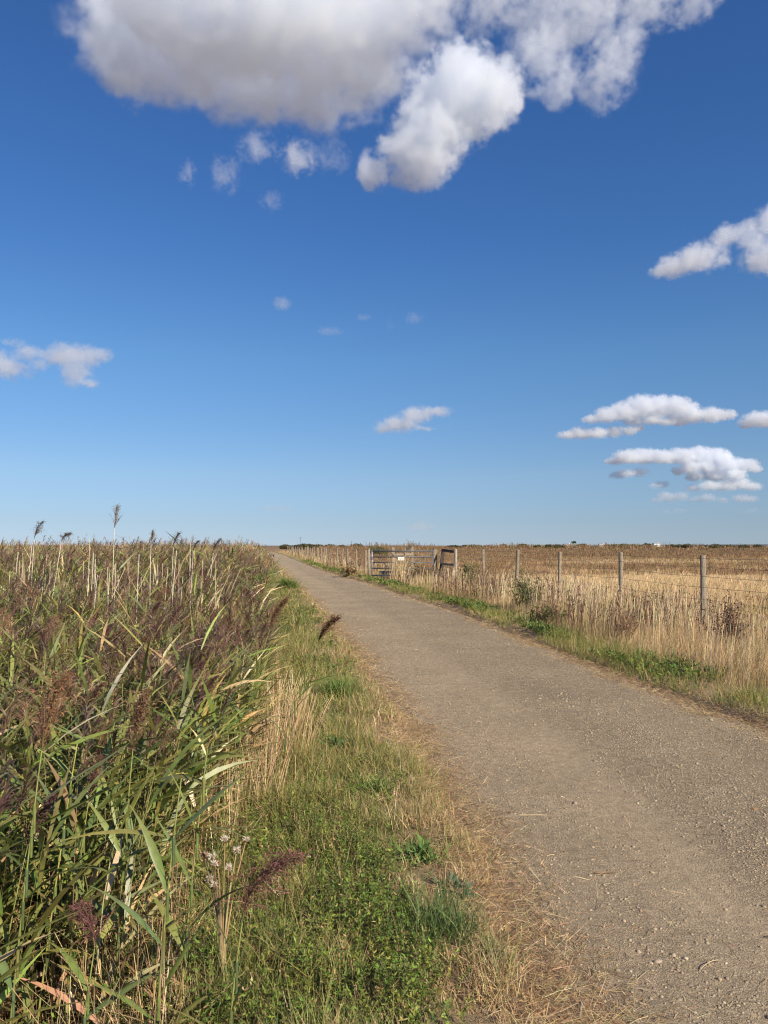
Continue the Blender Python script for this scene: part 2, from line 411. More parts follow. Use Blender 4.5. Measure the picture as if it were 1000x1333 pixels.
def reeds_bed():
    g = Geo()
    def zone(n, y0, y1, maxd, lod, pw=1.0):
        y = y0 + (y1 - y0) * rng.random(n) ** pw
        e = reed_edge(y)
        d = maxd(y) * rng.random(n) ** 1.25
        x = e - d; d_ = d
        k = visible(x, y, 2.0) & (fbm(x * 1.1, y * 1.1, 41) + rng.random(n) * .45 > .5) & ((y > 3.3) | (x < -1.5) | (rng.random(n) < .35)); x, y, d_ = x[k], y[k], d_[k]; n = len(x)
        z = ground_z(x, y)
        H = (reed_top(x, y) - z) * np.clip(rng.normal(.90, .10, n), .5, 1.12) * (.85 + .3 * fbm(x * .5, y * .5, 77))
        az = rng.normal(0.15, .8, n) + math.pi * (rng.random(n) < .55 * (1 - sstep(0, .6, d_))); lean = np.abs(rng.normal(.07, .08, n)); cv = np.abs(rng.normal(.14, .12, n))
        P = np.stack([x, y, z], 1)
        dead = rng.random(n) < (.11 if lod == 1 else .2)
        stemc = np.where(dead[:, None], pick(STRAW, [3, 3, 2, 2, 2], n), pick([(.24, .25, .08), (.3, .28, .1), (.2, .15, .08)], [3, 2, 2], n))
        W = .007 * lod
        ribbons(g, P, az, lean, cv, H, W * np.ones(n), stemc, S=3, prof=PROF_THREAD, twist=rng.random(n) * 3.1)
        A = arc_points(P, az, lean, cv, H, 6)
        # leaves
        nl = {1: 8, 2: 7, 3: 4, 5: 3}[lod]
        for j in range(nl):
            f = rng.uniform(.25, .98, n); f = np.where(rng.random(n) < .15, f * .5, f)
            q = f * 6; i0 = np.clip(q.astype(int), 0, 5); fr = (q - i0)[:, None]
            pp = A[np.arange(n), i0] * (1 - fr) + A[np.arange(n), i0 + 1] * fr
            la = rng.normal(.1, 1.3, n) + np.where(rng.random(n) < .3, math.pi, 0)
            low = (f < .45)[:, None]
            lc = pick(GREEN + OLIVE, [6, 6, 3, 4, 1.5, 1.5, 1.5, 3], n, .3)
            lc = np.where(low & (rng.random((n, 1)) < (.5 if lod == 1 else .7)), pick(STRAW, [2, 3, 1, 3, 3], n), lc)
            lc = np.where(dead[:, None] & (rng.random((n, 1)) < .8), pick(STRAW, [3, 3, 2, 2, 2], n), lc)
            tipc = lc * .8 + pick(STRAW, [2, 3, 1, 3, 2], n) * .2
            ribbons(g, pp, la, rng.uniform(.45, 1.2, n), rng.uniform(.1, .9, n), rng.uniform(.18, .48, n) * (1 + .15 * (lod - 1)), rng.uniform(.010, .021, n) * (1 + .5 * (lod - 1)) * (1 + .55 * (y < 5.5)),
                    lc, tipc, S=4 if lod == 1 else (3 if lod == 2 else 2), prof=PROF_LEAF, twist=rng.normal(0, .5, n))
        # plumes
        has = (rng.random(n) < np.interp(y, [3, 6, 9, 30], [.12, .32, .38, .6])) & ~(dead & (rng.random(n) < .6))
        idx = np.nonzero(has)[0]
        top = A[idx, 6]; m = len(idx)
        size = rng.uniform(.14, .26, m); paz = rng.normal(.15, 1.1, m)
        ns = {1: 46, 2: 22, 3: 9, 5: 6}[lod]
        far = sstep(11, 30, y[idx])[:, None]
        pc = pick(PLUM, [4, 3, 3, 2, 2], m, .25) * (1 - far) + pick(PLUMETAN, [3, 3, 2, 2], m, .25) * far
        for j in range(ns):
            u = rng.random(m)
            ax = top + np.stack([np.cos(paz) * u * size * .3, np.sin(paz) * u * size * .3, u * size * .9], 1)
            sa = paz + rng.normal(0, 1.0, m)
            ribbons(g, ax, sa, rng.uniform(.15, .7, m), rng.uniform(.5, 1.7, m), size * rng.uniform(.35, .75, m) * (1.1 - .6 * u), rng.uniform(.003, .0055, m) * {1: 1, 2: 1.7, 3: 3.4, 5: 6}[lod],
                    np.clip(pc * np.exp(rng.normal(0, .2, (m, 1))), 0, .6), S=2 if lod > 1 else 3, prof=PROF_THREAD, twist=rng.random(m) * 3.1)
    zone(4300, 2.6, 9, lambda y: np.minimum(.5 * y + 1.6, 6.5), 1, .8)
    zone(8500, 9, 20, lambda y: .5 * y + 1, 2, .9)
    zone(13000, 20, 60, lambda y: .45 * y, 3, 1.1)
    zone(9000, 60, 190, lambda y: .42 * y, 5, 1.3)
    tag(g.obj('reed_bed', M_LEAF), kind='stuff')
reeds_bed()

def scatter(n, y0, y1, latfun, pw=1.0):
    y = y0 + (y1 - y0) * rng.random(n) ** pw
    x = latfun(y, n)
    k = visible(x, y)
    return x[k], y[k]

def litter_under_reeds():
    """fallen straw, low dead leaves and undergrowth at the foot of the reeds"""
    g = Geo()
    n = 26000
    y = 2.3 + 9 * rng.random(n) ** 1.5; x = reed_edge(y) + .25 - (np.minimum(.5 * y + 1.3, 4.5)) * rng.random(n) ** 1.3
    k = visible(x, y); x, y = x[k], y[k]; n = len(x)
    P = np.stack([x, y, ground_z(x, y) + rng.random(n) * .10], 1)
    c = pick(STRAW + [(.12, .09, .05)], [2, 3, 1, 4, 4, 4], n, .3)
    ribbons(g, P, rng.random(n) * 6.28, rng.uniform(.9, 1.6, n), rng.normal(0, .3, n), rng.uniform(.08, .35, n), rng.uniform(.003, .008, n), c, S=2, twist=rng.normal(0, .6, n))
    n = 2600
    y = 2.3 + 8 * rng.random(n) ** 1.4; x = reed_edge(y) + .2 - 2.2 * rng.random(n) ** 1.2
    k = visible(x, y); x, y = x[k], y[k]; n = len(x)
    P = np.stack([x, y, ground_z(x, y)], 1)
    c = pick(STRAW, [4, 3, 3, 3, 2], n, .25)
    ribbons(g, P, rng.random(n) * 6.28, np.abs(rng.normal(.15, .2, n)), rng.normal(.2, .3, n), rng.uniform(.25, .6, n), rng.uniform(.003, .006, n), c, S=3, prof=PROF_THREAD, twist=rng.random(n) * 3)
    tag(g.obj('dead_undergrowth', M_DRY), kind='stuff')
litter_under_reeds()

# ------------------------------------------------------------------ left verge
def verge_left():
    g = Geo(); s = Geo(); w = Geo()
    # short grass, green and straw mixed in patches
    for (n, y0, y1, sc) in ((60000, 2.2, 6, 1.), (34000, 6, 14, 1.5), (18000, 14, 40, 2.6), (7000, 40, 140, 6)):
        y = y0 + (y1 - y0) * rng.random(n) ** 1.2
        wd = XL(y) - reed_edge(y) + .5
        d = -.05 + wd * rng.random(n); x = XL(y) - d
        nz = fbm(x * 2.3, y * 2.3, 101)
        k = visible(x, y) & (rng.random(n) < sstep(-.02, .22, d + (nz - .5) * .6)) & (fbm(x * 7, y * 7, 141, 2) + rng.normal(0, .1, n) > .29); x, y, d, nz = x[k], y[k], d[k], nz[k]; n = len(x)
        gl = sstep(.40, .58, nz + .40 * (d - .34) + rng.normal(0, .10, n))
        c = np.where((rng.random(n) < gl * .82)[:, None], pick(GREEN + OLIVE, [3, 4, 1, 4, 3, 3, 2, 1], n, .22), pick(STRAW, [3, 4, 2, 4, 3], n, .22))
        h = (rng.uniform(.02, .10, n) + .09 * gl * rng.random(n) ** 2 + .05 * sstep(.5, 1.2, d)) * (1 + .12 * (sc - 1)) * np.clip(2.6 * fbm(x * 5, y * 5, 131, 3) - .35, .25, 2.0)
        P = np.stack([x, y, ground_z(x, y) - .005], 1)
        ribbons(g, P, rng.random(n) * 6.28, rng.uniform(.05, .9, n), rng.uniform(0, 1.1, n), h, rng.uniform(.002, .0042, n) * sc, c, c * .75 + np.array(STRAW[0]) * .25, S=3, twist=rng.normal(0, .5, n))
    # straw litter along the edges of the path
    for side in (0, 1):
        for (n, y0, y1, sc) in (((22000, 2.2, 7, 1.), (11000, 7, 16, 1.6), (7000, 16, 60, 3.2)) if side == 0 else ((16000, 5, 14, 1.5), (9000, 14, 50, 3))):
            y = y0 + (y1 - y0) * rng.random(n) ** 1.2
            d = rng.normal(.07, .14, n) + np.where(rng.random(n) < .035, -rng.random(n) * 1.0, 0)
            d = d - (fbm(y * 1.6, y * 0, 61 + side) - .5) * .35
            x = XL(y) - d if side == 0 else XR(y) + d
            k = visible(x, y); x, y, d = x[k], y[k], d[k]; n = len(x)
            z = np.maximum(ground_z(x, y), np.where(d < .3, path_z(x, y), -9)) + .002 + rng.random(n) * .025 * sstep(-.1, .15, d)
            c = pick(STRAW + [(.2, .13, .08)], [4, 4, 3, 4, 4, 3], n, .22)
            P = np.stack([x, y, z], 1)
            ribbons(s, P, rng.random(n) * 6.28, rng.uniform(1.25, 1.58, n), rng.normal(0, .2, n), (.02 + .09 * rng.random(n) ** 2) * (1 + .2 * sc), rng.uniform(.0013, .0034, n) * sc, c, S=2, prof=PROF_THREAD, twist=rng.normal(0, .4, n))
    # leafy low weeds: many small lobed leaflets on short stalks
    def weeds(n, y0, y1, test, hmax, sc):
        y = y0 + (y1 - y0) * rng.random(n)
        wd = XL(y) - reed_edge(y) + 1.0
        x = XL(y) - .15 - wd * rng.random(n)
        k = test(x, y); x, y = x[k], y[k]; n = len(x)
        az = rng.random(n) * 6.28; ln = rng.uniform(.0, .6, n); H = hmax * rng.uniform(.5, 1., n) * np.clip(.1 + 1.7 * (fbm(x * 6, y * 6, 222, 3) - .15), .2, 1.3)
        P = np.stack([x, y, ground_z(x, y)], 1)
        sc_ = pick([(.16, .17, .06), (.2, .14, .08)], [3, 1], n)
        ribbons(w, P, az, ln, rng.normal(.2, .2, n), H, .0028 * sc * np.ones(n), sc_, S=3, prof=PROF_THREAD)
        A = arc_points(P, az, ln, .2 * np.ones(n), H, 6)
        base = pick([(.125, .185, .035), (.165, .22, .04), (.10, .15, .03), (.22, .24, .05), (.36, .26, .11)], [4, 4, 3, 2., .6], n, .18)
        for j in range(20):
            i0 = rng.integers(1, 7, n)
            pp = A[np.arange(n), i0]
            ribbons(w, pp, rng.random(n) * 6.28, rng.uniform(.5, 1.5, n), rng.uniform(-.2, .8, n), rng.uniform(.009, .022, n) * sc, rng.uniform(.003, .0065, n) * sc, np.clip(base * np.exp(rng.normal(0, .15, (n, 1))), 0, .5), S=2, prof=lambda u: (.5, 1., .15)[int(round(u * 2))], twist=rng.normal(0, .6, n))
    def main(x, y):
        d = XL(y) - x
        core = ((x + .52) / .66) ** 2 + ((y - 2.8) / 1.45) ** 2
        return (core + rng.normal(0, .2, len(x)) < 1.1) & (d > .38)
    weeds(13000, 1.9, 4.9, main, .19, 1)
    # taller tangled weeds at the foot of the reeds
    weeds(3200, 2.6, 7.5, lambda x, y: (XL(y) - x > 1.0 + .5 * fbm(x * 2, y * 2, 232)) & (fbm(x * 2.2, y * 2.2, 242) > .42), .42, 1.35)
    weeds(5200, 3, 9, lambda x, y: (fbm(x * 1.7, y * 1.7, 202) + .28 * (XL(y) - x - .7) + rng.normal(0, .05, len(x)) > .60) & (XL(y) - x > .3), .15, 1.1)
    weeds(3500, 9, 30, lambda x, y: (fbm(x * 1.3, y * 1.3, 212) > .52) & (XL(y) - x > .3), .2, 2.)
    tag(g.obj('verge_grass', M_GRASS), kind='stuff')
    tag(s.obj('straw_litter', M_DRY), kind='stuff')
    tag(w.obj('low_weeds', M_GRASS), kind='stuff')
verge_left()

# ------------------------------------------------------------------ right verge and field
def fence_x(y):
    return np.interp(y, [0, 14, 28, 31.6, 36, 38.2, 45, 52, 60, 94, 133, 200], [8.0, 5.8, 3.6, 2.95, .9, -.85, -2.0, -3.05, -4.4, -9.4, -15.8, -27.5])
def verge_right():
    g = Geo(); h = Geo(); f = Geo(); b = Geo()
    def GZ(x, y): return ground_z(x, y)
    # tall dry grass between path and fence
    for (n, y0, y1, sc) in ((46000, 6, 13, 1.25), (52000, 13, 26, 1.9), (30000, 26, 60, 3.2), (14000, 60, 190, 7)):
        y = y0 + (y1 - y0) * rng.random(n) ** 1.1
        wd = fence_x(y) + 1.6 - XR(y)
        d = wd * rng.random(n); x = XR(y) + d
        nz = fbm(x * .9, y * .9, 301)
        gateway = (np.abs(x - .25) < 1.9) & (y > 31) & (y < 36)
        k = visible(x, y) & (rng.random(n) < sstep(.08, .55, d + (nz - .5) * .5)) & ~(gateway & (x < 1.2)); x, y, d, nz = x[k], y[k], d[k], nz[k]; n = len(x)
        frac = sstep(.35, 1.6, d)
        H = (.09 + .33 * frac * (.3 + 1.0 * nz) * (1 - .35 * sstep(1.5, 2.8, d))) * rng.uniform(.45, 1.15, n)
        gn = fbm(x * .8, y * .8, 311)
        green = (rng.random(n) < .5 * sstep(.50, .64, gn) + .5 * (1 - frac) * sstep(.1, .4, d))
        c = np.where(green[:, None], pick(OLIVE + GREEN[:2], [4, 5, 3, 2, 2], n), pick(STRAW, [5, 4, 3, 2.5, 1.6], n))
        P = np.stack([x, y, GZ(x, y)], 1)
        ribbons(g, P, rng.normal(.2, 1.2, n), np.abs(rng.normal(.12, .2, n)), np.abs(rng.normal(.55, .45, n)), H * 1.08, rng.uniform(.0018, .0038, n) * sc, c, c * .8 + np.array(STRAW[0]) * .2, S=3, twist=rng.random(n) * 3)
        # taller pale flowering stalks in clumps
        m = n // 10
        i = rng.choice(n, m); i = i[(d[i] > .8) & (fbm(x[i] * 1.2, y[i] * 1.2, 321) > .56)]; m = len(i)
        ribbons(g, P[i], rng.normal(.2, 1.2, m), np.abs(rng.normal(.05, .08, m)), np.abs(rng.normal(.12, .15, m)), rng.uniform(.4, .78, m), rng.uniform(.0025, .0045, m) * sc, pick([STRAW[0], STRAW[2], (.62, .5, .33)], [2, 3, 2], m, .15), S=3, prof=lambda u: 1.0 if u > .6 else .6, twist=rng.random(m) * 3)
        # brown seed-bearing stalks of dead dock among them
        m = n // 20
        i = rng.choice(n, m); i = i[(d[i] > .6) & (fbm(x[i] * .7, y[i] * .7, 331) > .60)]; m = len(i)
        hh = rng.uniform(.35, .8, m)
        A = arc_points(P[i], rng.random(m) * 6.28, np.abs(rng.normal(.08, .1, m)), .1 * np.ones(m), hh, 6)
        cc = pick([(.14, .08, .05), (.2, .12, .075), (.1, .06, .045)], [3, 2, 2], m)
        tubes(g, A[:, ::3], np.array([.003, .0025, .0015]) * sc, cc, 3)
        for j in range(8):
            q = A[np.arange(m), rng.integers(3, 7, m)] + rng.normal(0, .012, (m, 3))
            ribbons(g, q, rng.random(m) * 6.28, rng.uniform(.2, 1.2, m), .3, rng.uniform(.02, .06, m), rng.uniform(.006, .014, m) * (.6 + .4 * sc), cc, S=2, twist=rng.random(m) * 3)
    # green herbs along the kerb of the verge
    # a low green grass edge between the straw and the tall grass
    for (n, y0, y1, sc) in ((14000, 6, 13, 1.3), (14000, 13, 28, 2.), (8000, 28, 80, 4.)):
        y = y0 + (y1 - y0) * rng.random(n) ** 1.1
        d = .12 + .95 * rng.random(n); x = XR(y) + d
        k = visible(x, y) & (fbm(x * 1.1 + 3, y * .8, 345) + rng.normal(0, .08, n) - .25 * np.abs(d - .5) > .40); x, y, d = x[k], y[k], d[k]; n = len(x)
        c = pick(GREEN + OLIVE + STRAW[:2], [3, 4, 1, 4, 3, 3, 3, 1, 2, 2], n, .22)
        ribbons(g, np.stack([x, y, GZ(x, y)], 1), rng.random(n) * 6.28, rng.uniform(.05, .9, n), rng.uniform(0, 1., n), rng.uniform(.06, .2, n), rng.uniform(.0022, .0045, n) * sc, c, S=3, twist=rng.normal(0, .5, n))
    for (n, y0, y1, sc) in ((2300, 6, 13, 1.15), (3400, 13, 30, 1.7), (1800, 30, 75, 3.0)):
        y = y0 + (y1 - y0) * rng.random(n) ** 1.1
        d = .28 + .7 * rng.random(n); x = XR(y) + d
        k = visible(x, y) & (fbm(x * .9 + 3, y * .6, 341) + rng.normal(0, .085, n) - .16 * np.abs(d - .55) + .05 * (1 - sstep(8, 10, y)) > .515); x, y = x[k], y[k]; n = len(x)
        P = np.stack([x, y, GZ(x, y)], 1)
        H = rng.uniform(.03, .13, n); az = rng.random(n) * 6.28
        A = arc_points(P, az, rng.uniform(.1, .6, n), .2 * np.ones(n), H, 4)
        base = pick(GREEN[:4] + [(.08, .13, .035)], [4, 5, 2, 4, 2], n, .2)
        for j in range(10):
            q = A[np.arange(n), rng.integers(0, 5, n)]
            ribbons(h, q, rng.random(n) * 6.28, rng.uniform(.3, 1.3, n), rng.uniform(0, .9, n), rng.uniform(.03, .08, n) * (.7 + .3 * sc), rng.uniform(.008, .017, n) * (.5 + .5 * sc), np.clip(base * np.exp(rng.normal(0, .15, (n, 1))), 0, .5), S=2, prof=lambda u: (.4, 1., .15)[int(round(u * 2))], twist=rng.normal(0, .5, n))
    # pasture beyond the fence: short bleached grass, thinning with distance
    for (n, y0, y1, sc) in ((60000, 9, 30, 2.), (60000, 30, 75, 4.), (40000, 75, 220, 10.)):
        y = y0 + (y1 - y0) * rng.random(n) ** 1.2
        x = fence_x(y) + .8 + (.56 * y + 2 - fence_x(y)) * rng.random(n)
        k = visible(x, y); x, y = x[k], y[k]; n = len(x)
        nz = fbm(x * .25, y * .25, 401); by = fbm(x * .012, y * .03, 33)
        brown = sstep(.46, .60, by) * sstep(55, 100, y)
        c = np.where((rng.random(n) < brown * .7)[:, None], pick([(.18, .105, .065), (.25, .16, .1)], [2, 1], n), pick(STRAW, [5, 4, 5, .7, .2], n, .12))
        grn = sstep(.56, .72, fbm(x * .06, y * .1, 411))
        c = np.where((rng.random(n) < grn * .5)[:, None], pick(OLIVE, [2, 3, 1], n), c)
        P = np.stack([x, y, GZ(x, y)], 1)
        ribbons(f, P, rng.normal(.2, 1.3, n), np.abs(rng.normal(.2, .25, n)), np.abs(rng.normal(.4, .4, n)), (.10 + .22 * nz) * rng.uniform(.6, 1.2, n), rng.uniform(.003, .005, n) * sc, c, S=2, twist=rng.random(n) * 3)
    # brown scrub: dead dock and sea-lavender stems, in bands
    for (n, y0, y1, sc, st) in ((5000, 16, 45, 1.8, 1.), (26000, 45, 110, 2.0, .75), (26000, 110, 260, 5., .9), (11000, 260, 700, 22., 1.3)):
        y = y0 + (y1 - y0) * rng.random(n) ** 1.2
        xm = fence_x(np.minimum(y, 200)) + .8
        x = xm + (.56 * y + 4 - xm) * rng.random(n)
        by = fbm(x * .012, y * .03, 33); n2 = fbm(x * .09, y * .14, 431)
        dens = np.where(y < 45, sstep(.56, .70, n2) * .22, sstep(.40, .54, by * .55 + n2 * .45) * .9 + sstep(130, 200, y) * .35)
        k = visible(x, y, 3) & (rng.random(n) < dens); x, y = x[k], y[k]; n = len(x)
        P = np.stack([x, y, GZ(x, y)], 1)
        H = rng.uniform(.2, .75, n) * st * (.6 + .8 * n2[k]) * (1 + 2.6 * sstep(.54, .68, fbm(x * .03, y * .015, 441)) * sstep(120, 220, y))
        c = pick([(.20, .115, .065), (.26, .16, .09), (.15, .09, .052), (.36, .25, .14), (.17, .155, .06)], [4, 3, 1.5, 2.5, 1.6], n, .14)
        for j in range(7):
            q = P + np.stack([rng.normal(0, .035 * sc, n), rng.normal(0, .035 * sc, n), np.zeros(n)], 1)
            ribbons(b, q, rng.random(n) * 6.28, np.abs(rng.normal(.2, .2, n)), rng.normal(.2, .3, n), H * rng.uniform(.5, 1., n), rng.uniform(.004, .009, n) * sc, np.clip(c * np.exp(rng.normal(0, .15, (n, 1))), 0, .6), S=2, prof=lambda u: (.5, .8, 1.0)[int(round(u * 2))], twist=rng.random(n) * 3)
    tag(g.obj('dry_verge_grass', M_DRY), kind='stuff')
    tag(h.obj('verge_herbs', M_GRASS), kind='stuff')
    tag(f.obj('pasture_grass', M_DRY), kind='stuff')
    tag(b.obj('brown_scrub', M_DRY), kind='stuff')
verge_right()
# ------------------------------------------------------------------ things
def gz(x, y): return float(ground_z(np.array([x]), np.array([y]))[0])
def one(v): return np.array([v], float)

def box_bm(bm, c, s, rot=None):
    r = bmesh.ops.create_cube(bm, size=1, matrix=Matrix.Translation(c) @ (rot.to_4x4() if rot else Matrix()) @ Matrix.Diagonal((*s, 1)))
    return r['verts']
def bm_obj(name, bm, mat, parent=None, smooth=False, bevel=0):
    if bevel:
        bmesh.ops.bevel(bm, geom=bm.edges[:], offset=bevel, segments=2, affect='EDGES', profile=.6)
    me = bpy.data.meshes.new(name); bm.to_mesh(me); bm.free()
    if smooth:
        me.polygons.foreach_set('use_smooth', np.ones(len(me.polygons), bool))
    return link(name, me, mat, parent)
def rod_bm(bm, a, b, r1, r2=None, seg=10, caps=True):
    a, b = Vector(a), Vector(b); r2 = r1 if r2 is None else r2
    q = (b - a).to_track_quat('Z', 'Y').to_matrix().to_4x4()
    bmesh.ops.create_cone(bm, cap_ends=caps, segments=seg, radius1=r1, radius2=r2, depth=(b - a).length, matrix=Matrix.Translation((a + b) / 2) @ q)

def post_mesh(name, h, r, seed, sink=.25, seg=12):
    rn = random.Random(seed)
    bm = bmesh.new(); rings = []
    zs = [-sink, 0, h * .25, h * .5, h * .75, h - .012, h]
    ph = [rn.uniform(.93, 1.07) for _ in range(seg)]
    for z in zs:
        rr = r * (.86 if z == h else 1) * rn.uniform(.97, 1.03); ox, oy = rn.gauss(0, r * .04), rn.gauss(0, r * .04)
        rings.append([bm.verts.new((ox + rr * ph[k] * math.cos(k * 2 * math.pi / seg), oy + rr * ph[k] * math.sin(k * 2 * math.pi / seg), z)) for k in range(seg)])
    for a, b in zip(rings, rings[1:]):
        for k in range(seg): bm.faces.new((a[k], a[(k + 1) % seg], b[(k + 1) % seg], b[k]))
    bm.faces.new(rings[-1])
    me = bpy.data.meshes.new(name); bm.to_mesh(me); bm.free(); return me

def wire_fence(label, pts, tops, mat, r, heights, group=None, rw=.003):
    x0, y0 = pts[0]; base = Vector((x0, y0, gz(x0, y0)))
    t = thing('wire_fence', label, 'fence', base, group=group)
    metop = [post_mesh('post', 1.5, r * k, 11 + i) for i, k in enumerate((1, .92, 1.08, 1.0))]
    rn = random.Random(len(pts))
    for i, ((x, y), tz) in enumerate(zip(pts, tops)):
        z = gz(x, y)
        o = link('post', metop[i % 4], mat, t, Vector((x, y, z)) - base)
        o.scale = (1, 1, (tz - z) / 1.5)
        o.rotation_euler = (rn.gauss(0, .03), rn.gauss(0, .03), rn.random() * 6)
    for dz in heights:
        P = []
        for (x, y), (x2, y2), t1, t2 in zip(pts, pts[1:], tops, tops[1:]):
            for k in range(4):
                u = k / 4; sag = -.02 * 4 * u * (1 - u) * rn.uniform(.3, 1.4)
                P.append((x + (x2 - x) * u - r * 1.02, y + (y2 - y) * u - r * .4, t1 + (t2 - t1) * u + dz + sag))
        P.append((pts[-1][0] - r * 1.02, pts[-1][1] - r * .4, tops[-1] + dz))
        g = Geo(); tubes(g, np.array([P]) - np.array(base)[None, None], rw, np.array([[.2, .18, .16]]), 4)
        g.obj('wire', M_WIRE, t)
    return t
rn0 = random.Random(5)
py = [3.5, 7.0, 10.5, 14.0, 17.5, 21.0, 24.5, 28.0, 31.6]
px = [7.4, 6.9, 6.35, 5.8, 5.37, 4.77, 4.21, 3.61, 2.95]
wire_fence('post and wire fence of thin round posts along the dry field right of the gate', list(zip(px, py)), [1.45 + rn0.gauss(0, .012) for _ in py], M_WOOD, .049, (-.06, -.21, -.38, -.58, -.80))
ly = list(np.arange(38.2, 150, 3.6))
wire_fence('long post and wire fence running from the gate into the distance beside the path', [(float(fence_x(y)) - .05 + rn0.gauss(0, .06), float(y)) for y in ly], [1.38 + rn0.gauss(0, .04) for _ in ly], M_WOOD, .046, (-.06, -.25, -.48, -.75), rw=.003)

# --- the metal field gate
GY = 36.0
def gp(px_, py_, Y): return Vector(((px_ - 500) / 1000 * Y, Y, EYE - (py_ - 710) / 1000 * Y))
gl, gr = -.61, 2.36
t = thing('field_gate', 'grey metal five bar field gate with a small white sign, half hidden by grass', 'gate', (gl, GY, gz(gl, GY)))
def L(v): return Vector(v) - t.location
ztop, zbot = 1.33, .17
zr = [ztop, 1.06, .80, .53, zbot + .03]
for i, z in enumerate(zr):
    bm = bmesh.new(); rod_bm(bm, L((gl + .04, GY, z)), L((gr - .04, GY, z)), (.034 if i in (0, 4) else .029), seg=10); bm_obj('rail', bm, M_GALVDARK, t, True)
bm = bmesh.new(); rod_bm(bm, L((gl + .05, GY, zbot - .02)), L((gl + .05, GY, ztop + .03)), .032); bm_obj('stile', bm, M_GALV, t, True)
bm = bmesh.new(); rod_bm(bm, L((gr - .03, GY, zbot)), L((gr - .03, GY, ztop + .03)), .034); bm_obj('stile', bm, M_GALV, t, True)
bm = bmesh.new(); rod_bm(bm, L((gl + 1.16, GY + .03, zbot)), L((gl + 1.16, GY + .03, ztop)), .016); bm_obj('upright', bm, M_GALVDARK, t, True)
bm = bmesh.new(); rod_bm(bm, L((gl + .08, GY + .035, ztop - .05)), L((gl + 1.14, GY + .035, zbot + .08)), .015); bm_obj('brace', bm, M_GALVDARK, t, True)
bm = bmesh.new(); rod_bm(bm, L((gr - .08, GY + .035, ztop - .05)), L((gl + 1.18, GY + .035, zbot + .08)), .015); bm_obj('brace', bm, M_GALVDARK, t, True)
bm = bmesh.new(); box_bm(bm, L((gl + .02, GY - .03, 1.0)), (.10, .05, .14)); bm_obj('latch', bm, M_GALVDARK, t, bevel=.006)
for z in (.35, 1.2):
    bm = bmesh.new(); rod_bm(bm, L((gr - .06, GY, z)), L((gr + .12, GY, z)), .02); bm_obj('hinge', bm, M_GALVDARK, t, True)
SG = noise_mat('white_sign', (.74, .74, .70), (.82, .82, .79), 9, .5)
sx, sz = .80, .98
bm = bmesh.new(); box_bm(bm, L((sx, GY - .04, sz)), (.29, .008, .155)); sg = bm_obj('sign', bm, SG, t)
bm = bmesh.new()
for k, (w_, zz) in enumerate(((.17, .035), (.21, .0), (.12, -.035))):
    box_bm(bm, L((sx - .01, GY - .0465, sz + zz)), (w_, .003, .012))
bm_obj('lettering', bm, noise_mat('faded_ink', (.30, .31, .32), (.42, .42, .43), 30, .7), sg)

# --- posts and rails round the gate
t = thing('gate_post', 'grey metal gate post carrying the latch end of the gate', 'post', (gl - .1, GY + .02, gz(gl - .1, GY)))
bm = bmesh.new(); rod_bm(bm, (0, 0, -.2), (0, 0, 1.36), .052, seg=14); bm_obj('shaft', bm, M_WOOD, t, True)
bm = bmesh.new(); rod_bm(bm, (0, 0, 1.362), (0, 0, 1.39), .06, .045, seg=14); bm_obj('cap', bm, M_GALV, t, True)

t = thing('rail_frame', 'dark leaning timber post joined by a rail to an upright post right of the gate', 'fence end', (2.52, 34.4, gz(2.52, 34.4)))
def frame_post(mat, x, y, x2, z2, w_=.13):
    bm = bmesh.new(); a = Vector((x, y, -.15)); b = Vector((x2, y, z2)); q = (b - a).to_track_quat('Z', 'Y').to_matrix()
    box_bm(bm, (a + b) / 2, (w_, w_, (b - a).length), q); return bm_obj('post', bm, mat, t, bevel=.012)
frame_post(M_DARKWOOD, -.05, 0, .14, 1.40, .15)
frame_post(M_WOOD, -.20, .25, -.20, 1.38, .15)
frame_post(M_PALEWOOD, .56, -1.2, .56, 1.40, .14)
bm = bmesh.new(); a, b = Vector((.08, -.06, 1.36)), Vector((.56, -1.28, 1.28)); box_bm(bm, (a + b) / 2, (.05, .12, (b - a).length), (b - a).to_track_quat('Z', 'Y').to_matrix()); bm_obj('rail', bm, M_DARKWOOD, t, bevel=.008)
bm = bmesh.new(); a, b = Vector((.05, -.06, .75)), Vector((.56, -1.28, .72)); box_bm(bm, (a + b) / 2, (.05, .10, (b - a).length), (b - a).to_track_quat('Z', 'Y').to_matrix()); bm_obj('rail', bm, M_WOOD, t, bevel=.008)

t = thing('wooden_stile', 'two thick timber posts with a dark top rail standing behind the gate', 'stile', (.48, 40, gz(.48, 40)))
frame_post(M_WOOD, 0, 0, 0, 1.44, .15)
frame_post(M_WOOD, 1.0, .2, 1.0, 1.46, .12)
for (a, b, m_, s_) in (((.62, .0, 1.30), (.95, .1, 1.48), M_DARKWOOD, .12), ((.0, -.12, 1.05), (1.0, .06, 1.08), M_WOOD, .1), ((.62, -.06, -.1), (.62, -.06, 1.42), M_WOOD, .1)):
    a, b = Vector(a), Vector(b); bm = bmesh.new(); box_bm(bm, (a + b) / 2, (.05, s_, (b - a).length), (b - a).to_track_quat('Z', 'Y').to_matrix()); bm_obj('rail', bm, m_, t, bevel=.008)

